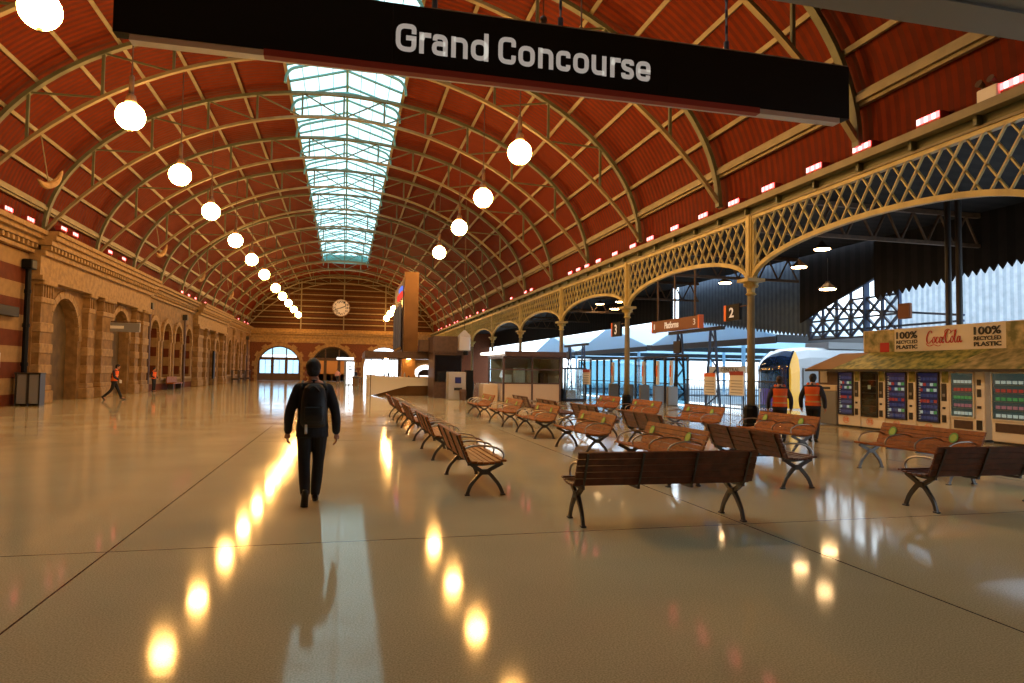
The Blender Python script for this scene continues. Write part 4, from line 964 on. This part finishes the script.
for (yc, n_, z0, z1, w, lab) in ((19.75, '2', 3.4, 3.92, .9, 'dark square platform number 2 sign beside the first column'), (29.5, '3', 3.35, 4.0, 1.1, 'dark platform number 3 sign beside the second column')):
    q = T('platform_number_sign', lab, 'sign', (XR, yc, z0))
    MB().box(XR-.05, XR+.05, yc-w/2, yc+w/2, z0, z1).build('panel', 'black', q); MB().box(XR-.055, XR+.055, yc+w/2-.14, yc+w/2, z0, z1).build('stripe', 'orangesign', q)
    textm(n_, 'numeral', q, (0, .26, z0+.1, z1-.1), lambda a, c, d, yc=yc, w=w: (XR-.051-d, yc+.12-a, c), 'letter', .006, .02)
    MB().tube([(XR, yc-w/2, z1-.1), (XR, yc-w/2-.6, z1-.1)], .025, 6).build('bracket', 'brownsteel', q)
# ticket barriers: glass screens, gates
sc = T('glass_screen', '', 'screen', (0,0,0), off=False)
MB().box(-.03,.03,-.62,.62,.05,2.55).build('pane','tealglass',sc)
b = MB(); b.box(-.05,.05,-.66,-.58,0,2.65); b.box(-.05,.05,.58,.66,0,2.65); b.box(-.05,.05,-.66,.66,2.57,2.67); b.box(-.04,.04,-.6,.6,1.1,1.15); b.build('frame','dark',sc)
k = 0
for y in [33.4+1.34*i for i in range(13)]:
    place(sc, k == 0, (17.6, y, 0), 0, 'dark-framed full-height glass screen in the platform barrier line', 'glass screens of the barrier line'); k += 1
gt = T('ticket_gate', '', 'gate', (0,0,0), off=False)
b = MB(); b.cbox(-.3,.3,-.10,.10,0,1.0,.04); b.build('cabinet','grey',gt); MB().box(-.10,.02,-.09,.09,1.05,2.35).build('tall_post','white',gt); MB().box(-.115,-.1,-.09,.09,1.5,2.1).build('orange_strip','orangesign',gt)
MB().box(-.02,.0,.12,.5,.3,1.6).build('flap','glass',gt)
for k, y in enumerate([32.6, 34.2, 36.0, 38.2, 40.6]):
    place(gt, k == 0, (16.6, y, 0), 0, 'tall orange-fronted ticket gate post in front of the glass screens, %s from the right' % ('first','second','third','fourth','fifth')[k], 'ticket gates')
# black railing
rl = T('railing', 'black upright-bar railing behind the first column', 'railing', (17, 28, 0))
MB().box(16.98,17.02,24.2,32.0,1.35,1.4).build('top_rail','dark',rl)
MB().box(16.98,17.02,24.2,32.0,.12,.17).build('bottom_rail','dark',rl)
for i in range(48): MB().box(16.99,17.01,24.2+i*.165,24.22+i*.165,0,1.4).build('bar','dark',rl)
# notice boards
for k, (x, y, z0, z1, w, lab) in enumerate([(16.6, 28.85, .7, 1.72, 1.0, 'white notice board with orange header, between gates and first column'), (16.6, 26.6, .75, 1.8, 1.1, 'white notice board with red header hard against the first column'), (13.3, 36.6, 1.0, 1.85, 1.15, 'white notice board with red header right of the glass booth')]):
    q = T('notice_board', lab, 'board', (x, y, 0))
    MB().box(x, x+.06, y-w/2, y+w/2, z0, z1).build('panel','white',q); MB().box(x-.01, x, y-w/2, y+w/2, z1-.17, z1).build('header','orangesign' if k == 0 else 'redtrim',q)
    b = MB()
    for i in range(5): b.box(x-.008, x, y-w/2+.08, y+w/2-.1-.08*(i%2), z0+.1+i*.13, z0+.13+i*.13)
    b.build('printed_lines','grey',q)
    for yy in (y-w/2+.05, y+w/2-.05): MB().box(x+.01, x+.05, yy-.02, yy+.02, 0, z0).build('leg','dark',q)
# blue lattice gantries
def gantry(ya, yb, x, ztop, lab):
    q = T('signal_gantry', lab, 'gantry', (x, (ya+yb)/2, 0))
    b = MB(); b.box(x-.12, x+.12, ya-1.0, yb+1.2, ztop, ztop+.18); b.build('crossbeam','dark',q)
    for y in (ya, yb):
        b = MB()
        for s in (-.35, .35):
            b.bar((x, y+s*2.0, 0), (x, y+s*.6, ztop), .1, .1)
        n = 6
        for i in range(n):
            f0, f1 = i/n, (i+1)/n; w0, w1 = .7-.49*f0, .7-.49*f1; sgn = 1 if i % 2 else -1
            b.bar((x, y-sgn*w0, ztop*f0), (x, y+sgn*w1, ztop*f1), .06, .06)
        b.build('lattice_leg','darkblue',q)
    b = MB(); b.box(x-.1, x+.1, yb-.2, yb+.6, ztop-1.1, ztop-.4); b.build('hanging_box','dark',q)
gantry(32.0, 35.6, 18.6, 3.95, 'blue lattice gantry with dark crossbeam behind the platforms sign')
gantry(53, 56.5, 19.0, 3.9, 'blue lattice gantry with dark crossbeam right of the third column')
lf = T('glass_lift', 'dark-framed glass box standing right of the third column', 'booth', (13.2, 39, 0))
b = MB()
for x in (12.7, 14.0):
    for y in (38.6, 40.0): b.box(x-.05, x+.05, y-.05, y+.05, 0, 1.9)
for z in (0, 1.85):
    b.box(12.7, 14.0, 38.55, 38.65, z, z+.1); b.box(12.7, 14.0, 39.95, 40.05, z, z+.1); b.box(12.65, 12.75, 38.6, 40, z, z+.1); b.box(13.95, 14.05, 38.6, 40, z, z+.1)
b.build('frame','darkblue',lf); MB().box(12.7,14.0,38.59,38.61,.1,1.85).build('pane','glass',lf)
MB().box(13.0,13.6,39.2,39.6,.0,.6).build('floor_box','canvas',lf)
# far platform canopies and columns
for k, (y, w) in enumerate([(42.5, 8.2), (60, 8.4), (78, 8.5)]):
    q = T('platform_canopy', 'long pale platform canopy with dark fascia beyond the barriers, %s' % ('nearest','middle','farthest')[k], 'canopy', (40, y, 0))
    b = MB(); b.prism([(y-w,3.9),(y,5.9),(y+w,3.9),(y+w,4.0),(y,6.0),(y-w,4.0)], lambda p,q_,d: (d,p,q_), 24, 100); b.build('roof_sheet','canopy',q)
    b = MB(); b.prism([(y-w,3.9),(y,5.9),(y+w,3.9)], lambda p,q_,d: (d,p,q_), 24.02, 24.08); b.build('gable_sheet','canopy',q)
    b = MB()
    for yy in (y-w, y+w): b.box(24, 100, yy-.06, yy+.06, 3.55, 4.0)
    b.box(23.9, 24, y-w, y+w, 3.5, 3.9); b.build('fascia','dark',q)
    for i in range(8): MB().box(27+i*9, 27.2+i*9, y-.1, y+.1, 0, 4.4).build('column','canopy',q)
q = T('name_board', 'long pale board lettered CENTRAL between barrier gates and first column', 'sign', (22, 35, 2))
b = MB(); b.box(22, 22.1, 34.3, 38.6, 1.75, 2.15); b.build('panel','white',q)
textm('CENTRAL', 'lettering', q, (0, 2.0, 1.85, 2.05), lambda a, c, d: (21.995-d, 36.9-a, c), 'ink', .01)
for y in (34.6, 38.3): MB().box(22.02, 22.08, y-.04, y+.04, 0, 1.75).build('leg','grey',q)

# ------------------------------------------------------------------ train (nose faces -X)
tn = T('passenger_train', 'parked electric train with curved blue windscreen and yellow surround', 'train', (23, 31.9, -1.1))
ya, yb = 30.45, 33.35; yc = (ya+yb)/2
def sec(x, f, zt):       # rounded section half-width f*1.45
    pts = []; hw = 1.45*f; zb = -.9
    prof = [(-hw*.9, zb), (-hw, zb+.5), (-hw, zt-1.1), (-hw*.93, zt-.55), (-hw*.75, zt-.15), (-hw*.35, zt), (hw*.35, zt), (hw*.75, zt-.15), (hw*.93, zt-.55), (hw, zt-1.1), (hw, zb+.5), (hw*.9, zb)]
    return [(x, yc+a, z) for a, z in prof]
xs_ = [(21.9,.62,2.0),(22.0,.78,2.45),(22.25,.9,2.8),(22.7,.97,3.05),(23.4,1,3.15),(24.2,1,3.15)]
b = MB(); b.mt(1).grid([s+[s[0]] for s in [sec(*q_) for q_ in xs_[:4]]]); b.mt(2).add(sec(*xs_[0]), [tuple(range(12))]); b.mt(0).grid([s+[s[0]] for s in [sec(*q_) for q_ in xs_[3:]]]); b.build('nose',['trainwhite','yel','windscreen'],tn)
b = MB(); b.grid([s+[s[0]] for s in [sec(24.2,1,3.15), sec(60,1,3.15)]]); b.build('carriage','trainwhite',tn)
b = MB()
R2 = []
for x, f, zt in [(21.80,.50,2.0),(21.86,.66,2.42),(22.1,.80,2.78),(22.5,.86,3.02)]:
    hw = 1.45*f; pass
rows_ = []
for i in range(9):
    z = .95+2.0*i/8; x = 21.80 + .55*(max(0, (z-1.9))/1.05)**2; hw = 1.30-.30*max(0, (z-2.2)/.75)**2
    rows_.append([(x+.22*(abs(s)**3), yc+s*hw, z) for s in [-1+2*j/10 for j in range(11)]])
b.grid(rows_); rows2 = [[(p[0]+.12, p[1], p[2]) for p in r_] for r_ in rows_]; b.grid(rows2)
for A_ in (0, -1): b.grid([rows_[A_], rows2[A_]])
b.build('windscreen','windscreen',tn, smooth=True)
b = MB(); rr_ = []
for i in range(5):
    z = .1+.85*i/4; rr_.append([(21.80+.25*(abs(s)**3), yc+s*1.15, z) for s in [-1+2*j/10 for j in range(11)]])
b.grid(rr_); b.grid([[(p[0]+.15,p[1],p[2]) for p in r_] for r_ in rr_]); b.build('lower_mask','purple',tn, smooth=True)
for y in (yc-.8, yc+.8): MB().ball((21.9, y, .85), (.08,.14,.10), 12, 8).build('headlight','lampw' if y < yc else 'white',tn)
MB().box(22.85, 25.6, ya-.04, ya+.2, .5, 2.05).build('side_window','darkglass',tn)
MB().box(28.0, 33, ya-.03, ya+.05, 1.0, 1.95).build('side_window','darkglass',tn)
b = MB(); b.box(24.8, 30, ya+.5, yb-.5, 3.1, 3.45); b.build('roof_equipment','grey',tn)
b = MB(); b.box(23.5, 58, ya+.2, yb-.2, -1.15, -.85); b.build('bogie_skirt','dark',tn)

# ------------------------------------------------------------------ vending machines along X=15.9
VX = 15.9
def vend(y1, y0, kind, lab):
    """y1 = left (far) edge, y0 = right (near) edge as seen"""
    v = T('vending_machine', lab, 'vending machine', (VX+.4, (y0+y1)/2, 0))
    g = .03; y0 += g; w = y1-y0; H = 1.83
    MB().cbox(VX, VX+.85, y0, y1, .06, H, .02).build('cabinet', 'vbody', v)
    MB().box(VX+.03, VX+.8, y0+.03, y1-.03, 0, .06).build('plinth', 'dark', v)
    gl0, gl1 = y1-.07, y0+w*.30      # glass from left edge to 70 %
    z0, z1 = (.42, 1.76) if kind != 'snack' else (.62, 1.76)
    back = {'drink': 'vblue', 'off': 'vdark', 'snack': 'vgreen'}[kind]
    b = MB(); b.box(VX-.012, VX+.0, gl1, gl0, z0, z1); b.build('display_back', back, v)
    if kind != 'off':
        nr = 8 if kind == 'drink' else 5; b = MB(); nc = 5
        for r in range(nr):
            z = z0+.05+(z1-z0-.1)*r/nr; hh = (z1-z0)/nr*(.5 if kind == 'drink' else .35)
            for c_ in range(nc):
                yy = gl1+.06+(gl0-gl1-.1)*c_/nc
                if kind == 'drink': b.mt(3 if (r not in (1, 3, 5, 6)) else (1 if r == 3 else [0, 2, 0, 3, 1][(c_+r) % 5]))
                else: b.mt([0,1,2,5,0][(nr-1-r) % 5] if kind == 'snack' else 0)
                if kind == 'drink' and (r+c_) % 4 == 0: b.mt(3)
                b.box(VX-.03, VX-.013, yy, yy+(gl0-gl1)*.13, z, z+hh)
        b.build('product_row', PALETTE, v)
        b = MB()
        if kind == 'drink':
            for r in range(17): z = z0+.04+r*(z1-z0-.1)/17; b.box(VX-.034, VX-.03, gl0-.10, gl0-.04, z, z+.035)
        else:
            for r in range(nr): z = z0+.03+(z1-z0-.1)*r/nr; b.box(VX-.034, VX-.012, gl1, gl0, z-.02, z)
        b.build('price_strip', 'white' if kind == 'drink' else 'grey', v)
    else:
        o = MB().box(VX-.02, VX-.013, (gl0+gl1)/2-.06, (gl0+gl1)/2+.06, 1.25, 1.38).build('paper_notice', 'white', v)
        b = MB()
        for r in range(6): b.box(VX-.016, VX-.012, gl1, gl0, z0+.1+r*.2, z0+.12+r*.2)
        b.build('shelf_edge', 'brownclad', v)
    b = MB(); b.box(VX-.045, VX-.040, gl1, gl0, z0, z1); b.build('glass_door', 'glass', v)
    b = MB()
    for (a, c_, d, e) in ((gl1-.03, gl1, z0-.03, z1+.03), (gl0, gl0+.03, z0-.03, z1+.03)): b.box(VX-.05, VX, a, c_, d, e)
    b.box(VX-.05, VX, gl1, gl0, z0-.03, z0); b.box(VX-.05, VX, gl1, gl0, z1, z1+.03); b.build('door_frame', 'dark' if kind != 'snack' else 'vbody', v)
    pc = (y0+gl1)/2
    if kind == 'snack':
        MB().box(VX-.02, VX, gl1+.05, gl0-.05, .30, .52).build('delivery_flap', 'brownclad', v)
        b = MB(); b.box(VX-.015, VX, pc-.05, pc+.06, 1.45, 1.6); b.box(VX-.015, VX, pc-.05, pc+.06, 1.15, 1.35); b.box(VX-.015, VX, pc-.05, pc+.06, .85, .92); b.box(VX-.015, VX, pc-.07, pc+.09, .3, .55); b.build('payment_panel', 'dark', v)
    else:
        b = MB(); b.box(VX-.02, VX, pc-.08, pc+.07, 1.0, 1.48); b.box(VX-.02, VX, pc-.04, pc+.04, .78, .84); b.box(VX-.02, VX, pc-.06, pc+.06, .42, .62); b.build('payment_panel', 'dark', v)
        b = MB(); b.box(VX-.022, VX-.02, pc-.05, pc+.04, 1.12, 1.2); b.build('keypad', 'grey', v)
        b = MB(); b.path([(VX-.008, (gl0+gl1)/2+.13*math.cos(2*PI*i/20), .24+.10*math.sin(2*PI*i/20)) for i in range(20)], .01, .012, up=(1,0,0), closed=True)
        for s in (-.06, 0, .06): b.box(VX-.01, VX, (gl0+gl1)/2+s-.012, (gl0+gl1)/2+s+.012, .19, .30)
        b.build('emblem', 'orangesign', v)
        b = MB().box(VX-.012, VX, y0+.02, y0+.22, 1.5, 1.8); b.build('leaf_decal', 'leaf', v)
vend(19.43, 18.39, 'drink', 'drinks vending machine with blue-lit bottles at the far left of the row')
vend(18.39, 17.37, 'off', 'vending machine with dark unlit glass and a small paper notice')
vend(17.37, 16.22, 'drink', 'blue-lit drinks vending machine right of the unlit one')
vend(16.22, 15.10, 'drink', 'blue-lit drinks vending machine next to the first snack machine')
vend(15.10, 14.04, 'snack', 'snack vending machine with coloured packets left of the dark gap')
vend(13.90, 12.55, 'snack', 'snack vending machine right of the dark gap at the picture edge')
vend(12.4, 11.3, 'snack', 'snack vending machine mostly outside the right picture edge')
cb = T('recycling_cabinet', 'pale grey cabinet with dark window at the left end of the vending row', 'cabinet', (VX+.4, 20, 0))
MB().cbox(VX, VX+.9, 19.5, 20.55, .02, 1.15, .03).build('cabinet_body', 'grey', cb); MB().cbox(VX-.03, VX+.93, 19.47, 20.58, 1.15, 1.35, .03).build('cabinet_top', 'offwhite', cb)
b = MB(); b.box(VX+.1, VX+.8, 19.5, 20.5, 1.35, 1.95); b.build('upper_box', 'brownclad', cb); MB().box(VX+.09, VX+.1, 20.05, 20.4, 1.42, 1.88).build('window', 'alu', cb)
MB().box(VX-.035, VX-.03, 19.75, 20.3, 1.2, 1.28).build('slots', 'ink', cb)
# awning and banner
aw = T('vending_awning', 'sloping leaf-printed awning over the vending machines', 'awning', (VX, 16, 1.95))
def awn(nm, ya_, yb_, m, sh=0):
    b = MB(); b.add([(VX-.35, ya_, 1.88), (VX-.35, yb_, 1.88), (VX+.6, yb_-sh, 2.42), (VX+.6, ya_-sh, 2.42), (VX-.35, ya_, 1.84), (VX-.35, yb_, 1.84), (VX+.6, yb_-sh, 2.38), (VX+.6, ya_-sh, 2.38)],
      [(0,1,2,3),(7,6,5,4),(0,4,5,1),(1,5,6,2),(2,6,7,3),(3,7,4,0)]); return b.build(nm, m, aw)
awn('canvas_panel', 20.6, 19.3, 'canvas', .6); awn('leaf_panel', 19.28, 15.0, 'leaf', .6); awn('leaf_panel', 14.98, 10.8, 'leafy', .6)
b = MB(); b.box(VX-.37, VX-.33, 10.8, 20.6, 1.80, 1.87); b.build('front_edge', 'dark', aw)
b = MB(); b.box(VX+.55, VX+.65, 10.8, 20, 1.84, 2.38); b.build('back_board', 'dark', aw)
bn = T('vending_banner', 'long cream banner with red script logo above the awning', 'banner', (16.6, 16, 2.4))
BX = 16.6
b = MB(); b.box(BX, BX+.1, 10.8, 19.05, 2.38, 3.13); b.build('board', 'vbody', bn)
b = MB(); b.box(BX-.012, BX, 17.75, 19.0, 2.40, 3.11); b.build('leaf_print', 'leafy', bn); MB().box(BX-.012, BX, 11, 14.05, 2.40, 3.11).build('leaf_print', 'leafy', bn)
b = MB(); b.box(BX-.02, BX-.012, 17.95, 18.32, 2.42, 2.72); b.build('red_square', 'cocared', bn)
fB = lambda yR: (lambda a, c, d: (BX-.014-d, yR-a, c))
for yR, w in ((17.66, .80), (14.98, .80)):
    textm('100%', 'lettering', bn, (0, w, 2.81, 3.03), fB(yR), 'ink', .006, .03)
    textm('RECYCLED', 'lettering', bn, (0, w, 2.66, 2.77), fB(yR), 'ink', .006, .025)
    textm('PLASTIC', 'lettering', bn, (0, w, 2.50, 2.62), fB(yR), 'ink', .006, .035)
# red script
def script(parent, y0, z0, w, h, X, name='script_logo'):
    b = MB()
    def st(pts, wd=.06, tk=None):
        p3 = cat([(0, x, y) for x, y in pts], 6); n = len(p3); vs = []
        for i, p in enumerate(p3):
            a = p3[max(0, i-1)]; c = p3[min(n-1, i+1)]; d = (c-a).normalized(); ang = abs(d.z)
            ww = wd*(.35+.65*ang)*min(1, .5+2*min(i, n-1-i)/n) ; nr = Vector((0, -d.z, d.y))
            for s in (-1, 1): q_ = p+nr*ww*s; vs.append(q_)
        P = lambda q_, dd: (X-dd, y0-q_.y*w, z0+q_.z*h)
        V = [P(q_, 0) for q_ in vs]+[P(q_, .008) for q_ in vs]; m_ = len(vs); fs = []
        for i in range(n-1):
            a = 2*i; fs += [(a, a+1, a+3, a+2), (m_+a+2, m_+a+3, m_+a+1, m_+a), (a, a+2, m_+a+2, m_+a), (a+3, a+1, m_+a+1, m_+a+3)]
        b.add(V, fs)
    # unit box: x 0..3.4, y 0..1
    st([(.62,.78),(.5,.95),(.28,.85),(.1,.5),(.12,.18),(.32,.1),(.6,.3)], .055)
    st([(.02,.1),(.1,.0),(.35,-.1),(.8,-.02),(1.2,-.12),(1.45,-.05)], .045)
    def o_(x): st([(x+.12,.5),(x,.38),(x-.04,.2),(x+.06,.08),(x+.2,.2),(x+.22,.4),(x+.12,.5),(x+.2,.52),(x+.34,.46)], .04)
    def c_(x): st([(x+.24,.42),(x+.12,.5),(x,.36),(x-.02,.18),(x+.1,.08),(x+.3,.25)], .045)
    def a_(x): st([(x+.22,.42),(x+.1,.5),(x-.02,.3),(x,.12),(x+.12,.12),(x+.26,.5)], .045); st([(x+.27,.5),(x+.22,.2),(x+.3,.08),(x+.42,.2)], .045)
    o_(.68); c_(1.02); a_(1.36)
    st([(1.6,.3),(1.85,.62),(1.9,.9),(2.2,1.0),(2.45,.82),(2.3,.7),(2.6,.86),(3.0,.95)], .04)
    st([(2.2,.96),(1.98,.72),(1.9,.4),(1.98,.14),(2.18,.1),(2.42,.3)], .06)
    o_(2.42); st([(2.72,.3),(2.9,.75),(2.86,.92),(2.78,.75),(2.76,.25),(2.84,.08),(2.98,.2)], .04); a_(3.04)
    return b.build(name, 'cocared', parent)
script(bn, 16.55, 2.60, .35, .42, BX-.014)

# ------------------------------------------------------------------ left wall fittings
dp = T('rain_pipe', 'black rainwater pipe with hopper head at the near end of the left wall', 'pipe', (XL+.2, 31.95, 0))
MB().tube([(XL+.2,31.95,.0),(XL+.2,31.95,5.7)], .11, 10).build('pipe','black',dp)
MB().cbox(XL+.02,XL+.42,31.7,32.2,5.6,6.0,.04).build('hopper','black',dp)
for z in (1.6, 3.2, 4.6): MB().tube([(XL+.2,31.95,z),(XL+.2,31.95,z+.15)], .14, 10).build('collar','black',dp)
for k, y in enumerate((50.05, 60.4, 67.3, 97)):
    q = T('rain_pipe', 'slim dark rainwater pipe on the left wall, %s beyond the double arches' % ('first','second','third','last')[k], 'pipe', (XL+.2, y, 0), 'rainwater pipes on the left wall')
    MB().tube([(XL+.2,y,0),(XL+.2,y,5.7)], .09, 8).build('pipe','brownclad',q); MB().cbox(XL+.02,XL+.4,y-.2,y+.2,5.5,5.95,.03).build('hopper','dark',q)
q = T('wall_sign', 'dark box sign projecting at the left picture edge', 'sign', (XL+.3, 29.8, 3.5))
MB().cbox(XL+.02,XL+.25,27.5,31.2,3.55,3.95,.02).build('sign_box','black',q)
q = T('hanging_sign', 'grey projecting sign over the second left archway', 'sign', (XL+1.2, 42, 3.6))
b = MB(); b.cbox(XL+.25, XL+1.9, 41.5, 41.65, 3.55, 4.05, .02); b.build('panel','grey',q); MB().tube([(XL,41.58,4.1),(XL+1.9,41.58,4.1)], .03, 6).build('bracket','brownsteel',q)
b = MB(); b.box(XL+.4, XL+1.1, 41.49, 41.5, 3.72, 3.88); b.build('marks','white',q)
q = T('bin_enclosure', 'grey metal twin litter bin enclosure at the foot of the black rain pipe', 'bin', (-12.3, 31.6, 0))
MB().cbox(-12.75,-12.38,31.2,31.6,.08,1.28,.03).build('bin_panel','grey',q); MB().cbox(-12.32,-11.95,31.2,31.6,.08,1.28,.03).build('bin_panel','grey',q)
b = MB(); b.box(-12.8,-11.9,31.6,31.66,0,1.3); b.box(-12.38,-12.32,31.18,31.6,0,1.3); b.box(-12.8,-12.75,31.18,31.6,0,1.3); b.box(-11.95,-11.9,31.18,31.6,0,1.3); b.build('frame','dark',q)
MB().cbox(-12.85,-11.88,31.15,31.7,1.28,1.34,.02).build('lid','dark',q)
o = MB().cbox(XL+.0,XL+.04,29.9,30.3,1.5,2.1,.01).build('wall_notice','white'); tag(o, 'small white notice on the banded wall beside the black pipe', 'notice')
q = T('tall_banner', 'narrow black banner between the far left wall columns', 'banner', (XL+.5, 72, 0))
MB().cbox(XL+.45,XL+.6,71.2,71.9,.6,3.3,.02).build('banner_cloth','black',q); MB().box(XL+.5,XL+.56,71.5,71.6,0,.6).build('post','dark',q)
q = T('stone_bench', 'small wooden bench below the small left wall arches', 'bench', (XL+.6, 56, 0))
MB().box(XL+.3,XL+.8,54.5,57.5,.42,.5).build('seat','wood',q); MB().box(XL+.3,XL+.36,54.5,57.5,.5,.95).build('backrest','wood',q)
for y in (54.8, 57.2): MB().box(XL+.35,XL+.75,y-.04,y+.04,0,.42).build('leg','dark',q)
for k, y in enumerate((84.5, 89, 93.5)):
    q = T('planter_box', 'dark square planter stand near the far left arches, %s' % ('nearest','middle','farthest')[k], 'planter', (XL+.8, y, 0), 'stands by the far left arches')
    b = MB()
    for dx in (.3, 1.1):
        for dy in (-.4, .4): b.box(XL+dx-.03, XL+dx+.03, y+dy-.03, y+dy+.03, 0, 1.4)
    for z in (.3, 1.34): b.box(XL+.3, XL+1.1, y-.4, y-.36, z, z+.06); b.box(XL+.3, XL+1.1, y+.36, y+.4, z, z+.06); b.box(XL+.3, XL+.34, y-.4, y+.4, z, z+.06); b.box(XL+1.06, XL+1.1, y-.4, y+.4, z, z+.06)
    b.build('frame','dark',q); MB().box(XL+.34, XL+1.06, y-.36, y+.36, .3, .5).build('box','brownclad',q)

# ------------------------------------------------------------------ world, camera, view
w = bpy.data.worlds.new('World'); bpy.context.scene.world = w; w.use_nodes = True
bg = w.node_tree.nodes['Background']; bg.inputs[0].default_value = (.74, .88, 1.0, 1); bg.inputs[1].default_value = 2.5
cam = bpy.data.cameras.new('Camera'); co = bpy.data.objects.new('Camera', cam); C.objects.link(co)
cam.sensor_width = 36; cam.lens = 36*681/1024; cam.clip_end = 400; cam.clip_start = .05
X_ = Vector((.97117078, -.23797427, .0139843)); Y_ = Vector((-.02433487, -.04061237, .9988786)); F_ = Vector((.23713947, .97042201, .04523263))
mt = Matrix((( X_.x, Y_.x, -F_.x, 0), (X_.y, Y_.y, -F_.y, 0), (X_.z, Y_.z, -F_.z, 1.62), (0,0,0,1)))
co.matrix_world = mt; bpy.context.scene.camera = co
sc_ = bpy.context.scene
sc_.view_settings.view_transform = 'Standard'; sc_.view_settings.look = 'None'; sc_.view_settings.gamma = 1; sc_.view_settings.use_curve_mapping = False
sc_.view_settings.exposure = 0.72
sc_.cycles.use_denoising = True; sc_.cycles.max_bounces = 8; sc_.cycles.transparent_max_bounces = 12
sc_.cycles.sample_clamp_indirect = 8; sc_.cycles.caustics_reflective = False
